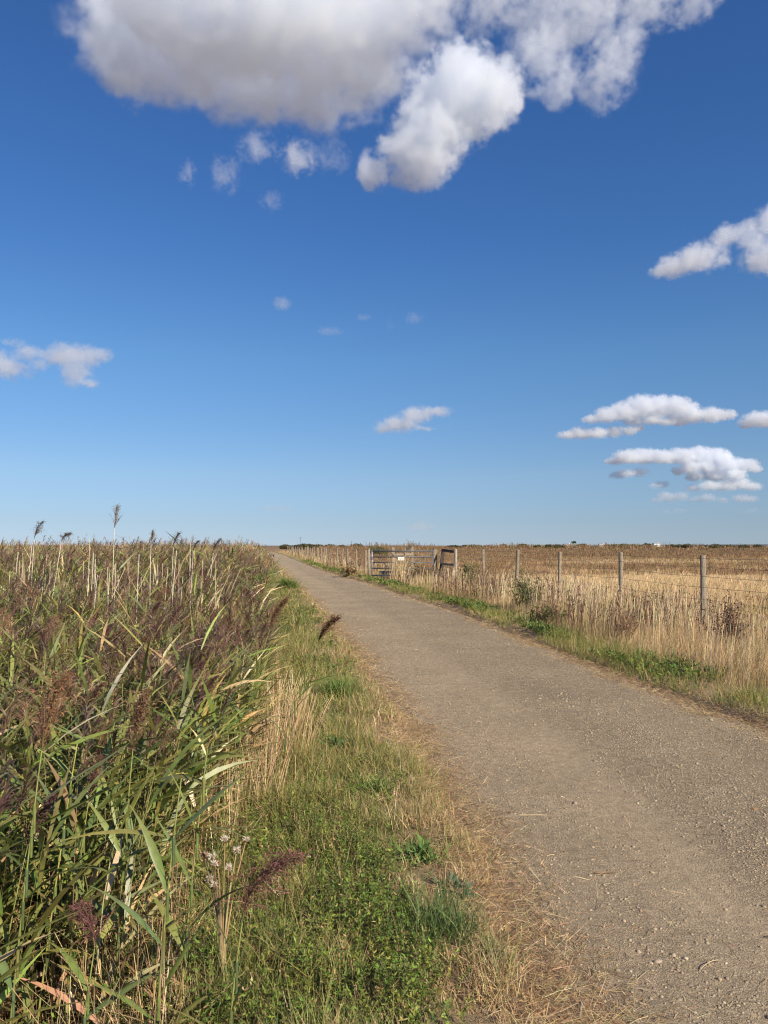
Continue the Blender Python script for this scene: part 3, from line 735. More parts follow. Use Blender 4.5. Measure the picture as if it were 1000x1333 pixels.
t = thing('water_trough', 'low blue grey metal trough at the foot of the gate', 'trough', (.1, 37.0, gz(.1, 37) + .02))
bm = bmesh.new()
for c_, s_ in (((0, -.16, .16), (.62, .02, .26)), ((0, .16, .16), (.62, .02, .26)), ((-.32, 0, .16), (.02, .34, .26)), ((.32, 0, .16), (.02, .34, .26)), ((0, 0, .05), (.62, .30, .02))): box_bm(bm, c_, s_)
bm_obj('tank', bm, M_TROUGH, t, bevel=.003)
for x in (-.25, .25):
    bm = bmesh.new(); box_bm(bm, (x, 0, .02), (.05, .34, .06)); bm_obj('foot', bm, M_GALVDARK, t, bevel=.004)

# ------------------------------------------------------------------ single reeds
def reed_proto(name, label, h, az, lean, curve, leaves, plume=0, pcol=PLUM[0], paz=.1, group=None, dead=False, droop=1.0, stemc=None, npl=150, up=0):
    """one reed plant at the origin. leaves: (fraction, azimuth, lean, curve, length, width, colour index)"""
    t = thing(name, label, 'reed', group=group)
    g = Geo(); P0 = np.zeros((1, 3))
    A = arc_points(P0, one(az), one(lean), one(curve), one(h), 12)
    sc = np.array(stemc if stemc else (STRAW[2] if dead else (.27, .28, .085)))
    rad = np.linspace(.0042, .0022, 13)[None]
    if dead: rad = rad * 1.4
    tubes(g, A, rad, np.stack([sc * (.7 + .3 * k / 12) for k in range(13)])[None], 7)
    for f in np.arange(.12, .95, .14):      # nodes of the stalk
        i = f * 12; q = A[0, int(i)] * (1 - i % 1) + A[0, int(i) + 1] * (i % 1)
        tubes(g, np.array([[q - (0, 0, .007), q + (0, 0, .007)]]), .0058 if not dead else .006, (sc * .6)[None], 7)
    g.obj('stem', M_STEM, t, True)
    for (f, la, ll, lc, LL, W, ci) in leaves:
        i = min(f, .999) * 12; q = A[0, int(i)] * (1 - i % 1) + A[0, int(i) + 1] * (i % 1)
        g = Geo(); base = np.array((GREEN + OLIVE + STRAW)[ci])[None] * math.exp(random.gauss(0, .15))
        ribbons(g, q[None], one(la), one(ll), one(lc), one(LL), one(W * 1.45), base, base * .75 + np.array(STRAW[1]) * .18, S=10, prof=PROF_LEAF, twist=one(random.gauss(0, .35)), fold=.16, cexp=1.4)
        # sheath hugging the stalk
        tubes(g, np.array([[q - (0, 0, .09), q - (0, 0, .03), q + (0, 0, .004)]]), np.array([[.0046, .0056, .0066]]), (base * .9 + .02), 6)
        g.obj('leaf', M_LEAF, t, True)
    if plume:
        g = Geo(); top = A[0, -1]; n = npl
        ax = arc_points(top[None], one(paz), one(lean + curve * .8), one(.9 * droop), one(plume), 10)[0]
        u = rng.random(n) ** .9; k = u * 10; k0 = np.minimum(k.astype(int), 9)
        q = ax[k0] * (1 - (k - k0))[:, None] + ax[k0 + 1] * (k - k0)[:, None]
        pc = jit(np.array(pcol), n, .22, .06)
        Ls = plume * rng.uniform(.35, .72, n) * (1.15 - .75 * u)
        sa = paz + rng.normal(0, .75 + up, n)
        ribbons(g, q, sa, rng.uniform(.1, .6, n), rng.uniform(.5, 1.9, n) * droop, Ls, rng.uniform(.0022, .0036, n), pc * .9, pc * 1.15, S=5, prof=PROF_THREAD, twist=rng.random(n) * 3)
        # spikelets along the strands
        B = arc_points(q, sa, rng.uniform(.1, .6, n), rng.uniform(.5, 1.9, n) * droop, Ls, 5)
        for j in range(5):
            pp = B[np.arange(n), rng.integers(2, 6, n)]
            ribbons(g, pp, sa + rng.normal(0, .8, n), rng.uniform(.6, 2.2, n), .3, rng.uniform(.010, .02, n), rng.uniform(.0025, .0042, n), jit(np.array(pcol) * 1.15, n, .3, .08), S=2, prof=lambda u_: (.5, 1., .2)[int(round(u_ * 2))], twist=rng.random(n) * 3)
        tubes(g, ax[None], np.linspace(.0022, .0008, 11)[None], np.array([[.22, .17, .08]]), 5)
        g.obj('plume', M_PLUME, t)
    return t
def put(t, x, y, rz=0, z=None):
    t.location = (x, y, (gz(x, y) if z is None else z) - .02); t.rotation_euler = (0, 0, rz); return t
E = 0.0; Wt = math.pi; N_ = math.pi / 2; S_ = -math.pi / 2
put(reed_proto('reed', 'tall plumeless reed at lower left, its long blade pointing up to the right', 1.0, .2, .03, .10,
    [(.80, .2, .78, .25, .34, .024, 2), (.62, 2.6, .45, .5, .33, .024, 0), (.50, .3, .95, .35, .28, .02, 5), (.45, Wt - .2, .8, .6, .34, .026, 2), (.28, .4, .5, .35, .30, .024, 1), (.2, Wt, .9, .5, .30, .022, 0), (.10, .1, .5, .9, .3, .024, 3)]), -.76, 2.62)
put(reed_proto('reed', 'plumeless reed just behind the tall one at lower left, leaning slightly right', 1.05, .0, .07, .05,
    [(.55, Wt - .3, .5, .3, .30, .022, 0), (.40, .1, .7, 1.1, .34, .02, 2), (.33, 2.4, .9, .4, .3, .022, 3), (.72, Wt, .35, .25, .26, .018, 1), (.9, .4, .3, .4, .2, .012, 3)]), -.72, 2.74)
put(reed_proto('reed', 'short reed at the bottom with a big purple plume drooping to the right', .50, .15, .05, .1,
    [(.45, .1, .35, .3, .16, .02, 0), (.75, Wt - .2, .5, .25, .40, .017, 2), (.25, Wt, .9, .5, .26, .024, 5)], .28, (.18, .085, .072), -.15, droop=1.5, npl=120, up=.35), -.50, 2.5)
put(reed_proto('reed', 'slim reed with a thin upright brown plume between the lower left reeds', 1.10, .3, .03, .05,
    [(.62, Wt - .4, .6, .5, .30, .022, 1), (.5, .3, .7, .6, .32, .022, 0), (.38, 2.9, .8, .7, .3, .024, 2), (.3, -.4, .9, .5, .3, .024, 3), (.75, .6, .4, .4, .24, .014, 3)], .20, PLUM[4], .3, droop=.35, up=.8), -1.03, 3.0)
put(reed_proto('reed', 'reed at the left edge with a wide feathery rust brown plume', 1.32, .2, .06, .05,
    [(.86, .1, .95, .15, .36, .020, 3), (.80, .25, 1.1, .1, .38, .022, 1), (.7, Wt, .9, .6, .26, .03, 2), (.62, -.3, .8, .9, .36, .024, 0), (.5, .4, .6, .4, .3, .022, 5), (.4, 2.5, .9, .5, .3, .024, 2)], .24, (.24, .135, .075), .3, droop=.45, up=1.0, npl=130), -1.27, 2.62)
put(reed_proto('reed', 'yellow stemmed reed without plume beside the rust plumed one at the left edge', 1.28, .35, .09, .05,
    [(.88, .1, .9, .12, .30, .018, 1), (.76, 2.6, .6, .6, .28, .022, 2), (.6, -.2, .7, .5, .34, .022, 0), (.48, .2, .8, .3, .34, .02, 3)], stemc=(.36, .34, .09)), -1.26, 2.80)
put(reed_proto('reed', 'reed cut off by the left edge, its broad yellow green blade reaching right', .92, .6, .05, .1,
    [(.80, .15, 1.12, .15, .36, .026, 3), (.66, -.15, .8, .3, .34, .022, 3), (.55, .1, 1.2, .4, .38, .022, 5), (.4, Wt, .7, .6, .3, .024, 0)]), -1.30, 2.42)
put(reed_proto('reed', 'reed arching right with a dark brown plume seen before the gravel path', 1.06, .0, .10, .35,
    [(.80, .0, 1.15, .55, .34, .014, 3), (.62, .1, .7, 1.0, .34, .02, 0), (.72, .2, 1.25, .2, .26, .012, 1), (.5, .3, .5, .8, .3, .02, 5), (.4, 2.8, .7, .8, .28, .02, 2)], .19, (.12, .065, .038), -.05, droop=.8, npl=170), -.70, 5.0)
put(reed_proto('reed', 'reed with a soft tan brown plume at the path-side edge of the reed bed', 1.16, .1, .10, .22,
    [(.55, .0, .8, .4, .32, .018, 1), (.45, .2, 1.0, .3, .3, .018, 3), (.65, 2.8, .6, .6, .28, .018, 2)], .24, (.19, .11, .06), .0, droop=.6, npl=200), -1.12, 6.0)
put(reed_proto('reed', 'low reed with a dark curled purple plume among the lower left leaves', .55, .5, .05, .1,
    [(.6, .2, 1.0, .3, .32, .024, 2), (.4, Wt, 1.2, .2, .34, .026, 3), (.75, 2.6, .8, .9, .26, .022, 0)], .15, (.15, .07, .065), Wt - .6, droop=1.5, npl=110), -1.02, 2.62)

GRP = 'reeds along the near side of the reed bed'
LAB = 'slender green reed standing with many alike in the near part of the reed bed'
protos = []
for k in range(6):
    lv = []
    for j in range(random.randint(6, 8)):
        f = .18 + .76 * (j + random.random() * .6) / 8
        lv.append((f, random.choice((.1, .2, Wt - .2, .5, -.5)) + random.gauss(0, .5), random.uniform(.35, 1.0), random.uniform(.15, .9), random.uniform(.24, .40), random.uniform(.017, .027), random.choice((0, 0, 1, 1, 2, 3, 3, 5)) if f > .35 else random.choice((5, 8, 9, 11))))
    protos.append(reed_proto('reed', LAB, 1.2, .2, random.uniform(.02, .09), random.uniform(.05, .22), lv, (.2, 0, .22, 0, .18, 0)[k], (PLUM[0], PLUM[1], PLUM[2], PLUM[3], PLUM[4], PLUM[1])[k], random.gauss(.1, .4), GRP, droop=(.9, 1.2, .7, 1, 1., .5)[k], npl=120))
sp = []
for k in range(64):
    for _ in range(50):
        y = 2.7 + 5.2 * random.random() ** 1.2; x = float(reed_edge(np.array([y]))[0]) - .05 - (min(.5 * y + .1, 2.9) - .5) * random.random()
        if all((x - a) ** 2 + (y - b) ** 2 > .03 for a, b in sp) and not (x > -.95 and y < 3.2): break
    sp.append((x, y))
    top = float(reed_top(np.array([x]), np.array([y]))[0]) + random.gauss(.02, .08)
    z = gz(x, y); s = (top - z) / 1.35
    if k < 6: o = put(protos[k], x, y, random.gauss(0, .5)); o.scale = (s,) * 3
    else: o = dup(protos[k % 6], (x, y, z - .02), random.gauss(0, .6), scale=s)

# bleached dead stalks above the living reeds: where the top of each is seen, its distance, lean to the right, plume
DEADG = 'bleached stalks in the reed bed'
DEADL = 'plain bleached dead stalk standing among others in the reed bed'
special = [(149, 686, 9.6, .02, .26, .15, 'tallest bleached stalk, with an upright tan seed head against the sky'),
           (45, 701, 9.3, .05, .22, .9, 'bleached stalk with a dark wind-blown plume against the sky, nearest the left edge'),
           (80, 704, 9.0, .14, .16, 1.8, 'leaning bleached stalk with a small hooked plume above the reeds'),
           (197, 706, 10.4, .02, .16, .2, 'bleached stalk with a narrow upright tan tuft over the reed tops'),
           (226, 711, 10.2, .04, .20, 1.0, 'bleached stalk with a right-leaning brown plume beside the narrow tuft'),
           (278, 713, 10.6, .10, .20, 1.0, 'bleached stalk with the dark plume nearest the path, against the sky'),
           (252, 716, 11.0, .05, .16, 1.1, 'bleached stalk with a dark plume lying flat just over the reed tops')]
for (qx, qy, D, ln, pl, dr, lab) in special:
    T = gp(qx, qy, D); base_z = gz(T.x, D); h = (T.z - base_z)
    tt = reed_proto('dead_reed', lab, h / math.cos(ln), .0, ln, 0.0, [(.45, 2.5, .5, .8, .3, .014, 9)], pl, (.20, .145, .09) if dr < .5 else (.13, .095, .075), .0, dead=True, droop=dr, npl=90, stemc=(.72, .65, .52), up=.3)
    put(tt, T.x - math.tan(ln) * h, D)
dp = []
for k in range(4):
    lv = [(random.uniform(.5, .8), random.uniform(0, 6), random.uniform(.15, .4), random.uniform(.1, .5), random.uniform(.12, .2), .022, 10)] if k == 1 else ([(random.uniform(.6, .9), random.uniform(0, 6), .5, 1.2, .2, .012, 9)] if k != 2 else [])
    dp.append(reed_proto('dead_reed', DEADL, 2.0, .0, (.03, .10, -.06, .16)[k], (.05, -.1, .12, .3)[k], lv, dead=True, group=DEADG, stemc=((.64, .56, .43), (.58, .47, .33), (.68, .61, .49), (.56, .44, .29))[k]))
tops = [(29, 704), (102, 699), (58, 732), (101, 727), (104, 738), (115, 728), (121, 731), (127, 713), (129, 725), (168, 726), (179, 719), (186, 714), (9, 750), (21, 727), (84, 754), (210, 708), (219, 714), (240, 724), (245, 704), (236, 738), (192, 722), (203, 731), (172, 742), (228, 745), (214, 736), (183, 748), (248, 742), (262, 738), (36, 742), (64, 748), (140, 736), (199, 752), (153, 730), (270, 728), (222, 758), (110, 752)] + [(random.uniform(2, 292), random.uniform(716, 764)) for _ in range(34)]
for k, (qx, qy) in enumerate(tops):
    D = random.uniform(8.2, 10.5); T = gp(qx, qy, D); z = gz(T.x, D); s = (T.z - z) / 2.0
    if k < 4: o = put(dp[k], T.x, D, random.gauss(0, .6)); o.scale = (s,) * 3
    else: o = dup(dp[k % 4], (T.x + random.gauss(0, .04), D, z - .02), random.gauss(0, .9), scale=s)

# ------------------------------------------------------------------ single plants of the verges
def rosette(name, label, cat, x, y, n, Lr, Wr, cols, lean=(.5, 1.3), prof=PROF_LEAF, fold=.12, stalk=0, mat=None, curve=(.2, .9), S=7):
    t = thing(name, label, cat, (x, y, gz(x, y) - .005))
    g = Geo(); P = np.stack([rng.normal(0, Lr[1] * .28, n), rng.normal(0, Lr[1] * .28, n), np.zeros(n)], 1)
    c = pick(cols, [1] * len(cols), n, .18)
    ribbons(g, P, rng.random(n) * 6.28, rng.uniform(*lean, n), rng.uniform(*curve, n), rng.uniform(*Lr, n), rng.uniform(*Wr, n), c * .9, c * 1.1, S=S, prof=prof, twist=rng.normal(0, .3, n), fold=fold)
    g.obj('leaves', mat or M_GRASS, t)
    return t
BROAD = lambda u: np.clip(.25 + 2.6 * u, 0, 1) * np.clip((1.02 - u) * 2.2, .05, 1)
rosette('dock', 'broad dark green dock rosette in the verge, the farthest of the verge plants', 'plant', -.33, 5.9, 120, (.04, .16), (.012, .03), [(.06, .12, .035), (.075, .14, .04)], (.6, 1.35), BROAD)
rosette('dandelion', 'bright green plant of long upright leaves in the verge', 'plant', -.06, 4.85, 150, (.04, .18), (.007, .017), [(.12, .21, .045), (.15, .23, .055)], (.3, 1.5), BROAD, curve=(.2, 1.3))
rosette('dandelion', 'bright green leafy rosette at the edge of the straw, nearest the path', 'plant', .19, 3.85, 130, (.03, .14), (.007, .018), [(.09, .17, .04), (.13, .21, .05)], (.3, 1.5), BROAD, curve=(.1, 1.2))
rosette('thistle_rosette', 'small bluish green prickly rosette beside the grass tussock', 'plant', .32, 3.5, 60, (.04, .12), (.008, .018), [(.09, .13, .07), (.08, .13, .06)], (.3, 1.5), BROAD, curve=(.1, 1.2))
rosette('grass_tussock', 'dense green grass tussock at the bottom of the verge', 'grass tussock', .22, 3.15, 520, (.08, .26), (.003, .005), [(.12, .17, .05), (.16, .2, .07), (.09, .14, .04)], (.1, 1.1), PROF_GRASS, 0, curve=(.2, 1.1))
rosette('grass_tussock', 'small tussock of grass at the lower edge of the straw', 'grass tussock', .40, 2.95, 120, (.08, .16), (.003, .005), [(.12, .16, .05), (.28, .26, .1)], (.2, 1.1), PROF_GRASS, 0)
rosette('grass_tussock', 'bright green grass tuft farther along the verge, past the dock', 'grass tussock', -.45, 8.1, 420, (.16, .3), (.004, .007), [(.13, .2, .04), (.16, .22, .06)], (.1, 1.0), PROF_GRASS, 0)
rosette('grass_tussock', 'fresh green grass patch beside the path at the foot of the far reeds', 'grass tussock', -3.55, 28.0, 900, (.25, .6), (.012, .02), [(.13, .19, .04), (.16, .21, .06)], (.3, 1.3), PROF_GRASS, 0)
rosette('dock', 'low green dock by itself in the right verge', 'plant', 3.95, 10.4, 40, (.12, .22), (.03, .05), [(.07, .14, .035), (.09, .17, .045)], (.4, 1.2), BROAD)

def bushy(name, label, cat, x, y, n, h, w_, cols, leafL, leafW, stemc, per=9, mat=None):
    """upright branching herb: many stems with leaves or seeds"""
    t = thing(name, label, cat, (x, y, gz(x, y)))
    P = np.stack([rng.normal(0, w_ * .12, n), rng.normal(0, w_ * .12, n), np.zeros(n)], 1)
    az = rng.random(n) * 6.28; ln = np.abs(rng.normal(0, w_ / h * .38, n)); hh = h * rng.uniform(.5, 1., n)
    A = arc_points(P, az, ln, .15 * np.ones(n), hh, 8)
    g = Geo(); tubes(g, A[:, ::2], np.linspace(.005, .002, 5)[None], jit(np.array(stemc), n), 4); g.obj('stems', M_STEM, t)
    g = Geo()
    for j in range(per):
        i = rng.integers(3, 9, n); q = A[np.arange(n), i] + rng.normal(0, .03, (n, 3))
        c = pick(cols, [1] * len(cols), n, .22)
        ribbons(g, q, rng.random(n) * 6.28, rng.uniform(.2, 1.6, n), rng.uniform(-.1, .9, n), rng.uniform(*leafL, n), rng.uniform(*leafW, n), c, S=3, prof=PROF_LEAF, twist=rng.normal(0, .6, n))
    g.obj('foliage', mat or M_GRASS, t)
    return t
bushy('dock_plant', 'dead brown dock plant heavy with seed right of the nearest fence post', 'plant', 5.0, 11.2, 46, .80, .75, [(.15, .085, .06), (.2, .12, .085), (.11, .065, .05)], (.03, .07), (.012, .024), (.16, .09, .06), 16, M_DRY)
bushy('dock_plant', 'smaller dead brown dock in front of the fence, left of the nearest post', 'plant', 3.75, 12.2, 26, .60, .5, [(.15, .085, .06), (.22, .13, .09)], (.03, .06), (.012, .02), (.16, .09, .06), 12, M_DRY)
bushy('ragwort', 'leafy olive green weed bush standing in the dry grass before the fence', 'plant', 3.25, 17.6, 60, .90, .95, [(.12, .14, .045), (.16, .17, .055), (.09, .11, .035)], (.05, .11), (.02, .04), (.15, .13, .06), 16)
bushy('ragwort', 'leafy olive weed clump in the grass near the right end of the gate', 'plant', 3.0, 27.5, 50, .95, .8, [(.12, .14, .045), (.16, .16, .055)], (.06, .14), (.03, .05), (.15, .13, .06), 12)
bushy('bramble', 'dark green bramble mound at the foot of the dry grass', 'plant', 3.1, 14.8, 60, .42, 1.1, [(.10, .14, .04), (.13, .17, .05)], (.04, .08), (.02, .035), (.1, .07, .04), 16)
bushy('bramble', 'reddish brown bramble thicket right of the gate bars', 'plant', 1.5, 33.2, 70, .70, 1.9, [(.22, .14, .07), (.17, .14, .06), (.28, .19, .10)], (.06, .14), (.03, .06), (.12, .08, .05), 14)
bushy('bramble', 'reddish brown thicket at the left foot of the gate', 'plant', -1.75, 38.6, 60, .62, 1.5, [(.26, .17, .085), (.33, .23, .12), (.2, .15, .07)], (.06, .14), (.03, .06), (.12, .08, .05), 14)

def straw_clump(label, x, y, n, h, w_, cols=STRAW[:3], lean=.16):
    t = thing('straw_clump', label, 'dry grass', (x, y, gz(x, y)))
    g = Geo(); P = np.stack([rng.normal(0, w_, n), rng.normal(0, w_, n), np.zeros(n)], 1)
    c = pick(cols, [1] * len(cols), n, .16)
    ribbons(g, P, rng.normal(.2, 1.5, n), np.abs(rng.normal(lean, .1, n)), np.abs(rng.normal(.2, .2, n)), h * rng.uniform(.5, 1.05, n), rng.uniform(.003, .006, n) * (1 + y / 14), c, S=4, prof=PROF_THREAD, twist=rng.random(n) * 3)
    g.obj('stalks', M_DRY, t); return t
straw_clump('pale straw clump where the reeds meet the verge, beside the dock', -.76, 5.9, 210, .5, .11)
straw_clump('pale straw clump behind the first along the edge of the reeds', -.90, 6.9, 190, .55, .13)
straw_clump('pale straw clump nearest the camera along the reeds, left of the bright leafy plant', -.82, 5.0, 130, .45, .10)
straw_clump('tall pale grass clump before the middle of the gate', .62, 34.8, 110, 1.15, .18, [STRAW[2], STRAW[0]])
for k, (qx, y) in enumerate(((708, 16.2), (760, 15.0), (655, 20.5), (880, 12.6), (740, 18.5))):
    straw_clump(('tall bleached grass clump before the second fence post from the right', 'tall bleached grass clump left of the second fence post from the right', 'tall bleached grass clump behind the olive weed bush', 'tall bleached grass clump at the foot of the nearest fence post', 'tall bleached grass clump before the third fence post from the right')[k], (qx - 500) / 1000 * y, y, 90, .95, .28, [STRAW[2], (.62, .5, .33)], .08)

# thistles gone to seed
M_FLUFF = leaf_mat('seed_fluff', .3, .9, .05)
def thistle(label, x, y, h, n, spread, z0=None):
    t = thing('thistle', label, 'thistle', (x, y, gz(x, y)))
    hv = np.stack([rng.normal(0, spread, n), rng.normal(0, spread, n), h * rng.uniform(.72, 1.0, n)], 1)
    g = Geo(); K = 6
    PT = np.zeros((n, K, 3))
    for k in range(K):
        u = k / (K - 1); PT[:, k] = hv * np.array([u ** 2, u ** 2, u])[None]
    tubes(g, PT, np.linspace(.0045, .002, K)[None], jit(np.array([.34, .25, .13]), n), 5)
    g.obj('stalks', M_STEM, t)
    for i in range(n):
        g = Geo(); m = 90; open_ = rng.random() < .55
        c = np.array([.78, .70, .58]) if open_ else np.array([.42, .25, .15])
        az = rng.random(m) * 6.28; ln = np.arccos(rng.uniform(-.5 if open_ else .2, 1, m))
        ribbons(g, np.repeat(hv[i][None], m, 0), az, ln, rng.normal(0, .4, m), rng.uniform(.010, .021 if open_ else .017, m), rng.uniform(.0016, .003, m), jit(c, m, .18, .05), S=2, prof=PROF_THREAD, twist=rng.random(m) * 3)
        a = arc_points(hv[i][None] - (0, 0, .012), one(0), one(0), one(0), one(.018), 4)
        tubes(g, a, np.array([[.003, .0075, .0085, .007, .004]]), np.array([[.26, .16, .09]]), 8)
        g.obj('seed_head', M_FLUFF, t)
    return t
thistle('thistle gone to seed, a cluster of pale fluffy heads beside the reeds', -.60, 2.92, .60, 13, .055)
thistle('lone brown and white thistle head in the middle of the verge', -.25, 4.15, .13, 1, .012)

def snail(label, x, y, r):
    g = Geo(); n = 60; a = np.linspace(0, 5.2 * math.pi, n); f = np.exp(-a * .12)
    P = np.stack([np.cos(a) * f * r * .62, np.sin(a) * f * r * .62, r * .5 + r * .55 * (1 - f)], 1)
    tubes(g, P[None], (f * r * .48)[None], np.array([[.62, .52, .40]]) * (1 + .18 * np.sin(a * 4))[:, None][None], 10, cap=True)
    o = g.obj('snail_shell', M_STEM, None, True, (x, y, gz(x, y) + .03)); tag(o, label, 'snail shell')
snail('largest cream snail shell, in the grass right of the purple plume', -.38, 3.88, .017)
snail('small cream snail shell in the low weeds, the left one of a pair', -.20, 3.03, .009)
snail('small cream snail shell in the low weeds, the right one of a pair', -.165, 3.03, .009)

# odd bits lying on the path
def bit(name, label, cat, x, y, Ln, Wd, col, rz, curve=.2):
    g = Geo(); P = arc_points(np.zeros((1, 3)), one(0), one(math.pi / 2 - curve / 2), one(curve), one(Ln), 8)
    tubes(g, P, np.array([[Wd * .5, Wd * .6, Wd * .6, Wd * .55, Wd * .55, Wd * .5, Wd * .5, Wd * .4, Wd * .3]]), np.array([col]), 5, cap=True)
    o = g.obj(name, M_STEM, None, False, (x, y, float(path_z(np.array([x]), np.array([y]))[0]) + Wd * .5)); o.rotation_euler = (0, 0, rz); tag(o, label, cat)
bit('straw_stalk', 'long pale straw lying level on the path', 'straw', .78, 4.6, .19, .004, (.6, .48, .3), .0, .05)
bit('straw_stalk', 'short thick pale straw at the left edge of the path', 'straw', .49, 4.35, .055, .006, (.6, .48, .3), .35)
bit('straw_stalk', 'thin bent straw on the path near the bottom', 'straw', 1.18, 2.95, .13, .003, (.5, .38, .22), .5, .9)
bit('twig', 'short brown twig lying on the middle of the path', 'twig', 1.02, 3.8, .11, .007, (.22, .14, .08), .05, .15)
bit('twig', 'dark thin twig at the lower right of the path', 'twig', 1.62, 3.15, .09, .005, (.07, .055, .045), 2.7, .2)
bit('twig', 'grey stick end poking out of the straw at the bottom', 'twig', .66, 2.66, .10, .010, (.34, .29, .22), 1.25, .1)
bit('reed_straw', 'dead brown reed straw lying on the verge at the bottom edge', 'straw', .40, 2.64, .22, .012, (.36, .22, .12), -.75, .2)
g = Geo(); ribbons(g, np.zeros((1, 3)), one(.3), one(1.35), one(.4), one(.035), one(.022), np.array([[.5, .23, .06]]), S=6, prof=BROAD, fold=.2)
tag(g.obj('fallen_leaf', M_DRY, None, False, (2.21, 4.68, .02)), 'small orange fallen leaf on the gravel at the right', 'leaf')

# ------------------------------------------------------------------ far things on the skyline
def leafy_blob(g, c, r, n, size, cols):
    c = np.array(c); v = rng.normal(0, 1, (n, 3)); v /= np.linalg.norm(v, axis=1)[:, None]
    v *= (rng.random(n) ** .4 * (1 + .25 * (fbm(v[:, 0] * 2 + 9, v[:, 2] * 2 + v[:, 1], 5) - .5)))[:, None]
    P = c + v * np.array(r)
    ribbons(g, P, rng.random(n) * 6.28, rng.uniform(.2, 2, n), 0.3, size * rng.uniform(.6, 1.3, n), size * rng.uniform(.5, .8, n), pick(cols, [1] * len(cols), n, .25), S=2, prof=lambda u: (.5, 1., .3)[int(round(u * 2))], twist=rng.random(n) * 3)
def bush(label, qx, Y, w_, h, cols=((.09, .11, .045), (.12, .13, .05), (.15, .13, .06)), group=None, lumps=4, name='bush'):
    x = (qx - 500) / 1000 * Y; t = thing(name, label, 'bush', (x, Y, gz(x, Y) - .05), group=group)
    g = Geo(); A = arc_points(np.zeros((5, 3)), rng.random(5) * 6.28, rng.uniform(.1, .6, 5), np.zeros(5), np.ones(5) * h * .6, 4); tubes(g, A, np.linspace(.06, .02, 5)[None] * h / 2, np.array([[.08, .06, .045]]), 5); g.obj('stems', M_STEM, t)
    g = Geo()
    for k in range(lumps):
        u = (k + .5) / lumps - .5; hh = h * random.uniform(.75, 1.) * (1 - 1.1 * u * u)
        leafy_blob(g, (u * w_ * .8, random.gauss(0, w_ * .12), hh * .5), (w_ / lumps * .95, w_ * .3, hh * .52), 500, max(.12, Y * .0011), cols)
    g.obj('crown', M_GRASS, t); return t
bush('round dark bush rising over the reed tops at the left', 180, 150, 5.2, 3.4)
bush('low dark green bush on the skyline left of the gate', 493, 118, 3.2, 2.1)
bush('small dark bush on the skyline, first right of the gate', 655, 420, 4.0, 2.9)
bush('wider dark bush on the skyline, second right of the gate', 680, 420, 5.0, 3.0)
bush('low bush on the skyline, third right of the gate', 699, 430, 4, 2.4)
bush('dark thicket under the leaning tree on the skyline', 757, 780, 10, 4.0)
bush('long low dark hedge on the skyline right of the leaning tree', 812, 780, 38, 3.5, lumps=9, name='hedge')
bush('dark hedge end between the long hedge and the white house', 842, 780, 9, 4.4, name='hedge')
SKB = 'low bushes along the far skyline'; SKL = 'low dark scrub bush, one of a broken line along the far skyline of the pasture'
sk = None
for qx in (372, 384, 398, 412, 428, 447, 462, 590, 606, 618, 633, 716, 728, 872, 886, 897, 915, 934, 948, 967, 983):
    Y = random.uniform(330, 520); x = (qx - 500) / 1000 * Y
    if sk is None:
        sk = bush(SKL, qx, Y, 5.0, 2.5, cols=((.10, .09, .045), (.13, .10, .05), (.09, .1, .045)), group=SKB)
        base_sk = sk
    else:
        o = dup(base_sk, (x, Y, gz(x, Y) - .05), random.random() * 6.28); k_ = random.uniform(.8, 1.15)
        o.scale = (k_ * random.uniform(.9, 2.2), k_ * 1.2, k_)
t = thing('windswept_tree', 'small windswept tree leaning left on the skyline', 'tree', ((748 - 500) / 1000 * 780, 780, -.3))
g = Geo(); tubes(g, np.array([[(0, 0, 0), (-.3, 0, 1.6), (-.9, 0, 3.2), (-1.5, 0, 4.6)], [(-.3, 0, 1.6), (.3, 0, 2.8), (.5, 0, 3.8), (.6, 0, 4.6)]]), np.array([[.32, .26, .2, .1]]), np.array([[.07, .055, .045]]), 7); g.obj('trunk', M_STEM, t)
g = Geo()
for c_, r_ in (((-1.4, 0, 5.0), (1.9, 1.6, 1.0)), ((-.2, 0, 5.4), (1.6, 1.4, .8)), ((.6, 0, 4.6), (1.0, 1., .7)), ((-2.2, 0, 4.3), (.9, .9, .6))): leafy_blob(g, c_, r_, 260, .55, [(.08, .10, .045), (.1, .12, .05)])
g.obj('crown', M_GRASS, t)
M_RENDER = noise_mat('white_render', (.66, .66, .64), (.78, .78, .76), .6, .8)
M_ROOF = noise_mat('slate_roof', (.16, .14, .13), (.26, .22, .2), 1.5, .8)
M_GLASSY = noise_mat('dark_window', (.03, .035, .04), (.06, .065, .07), 1, .2)
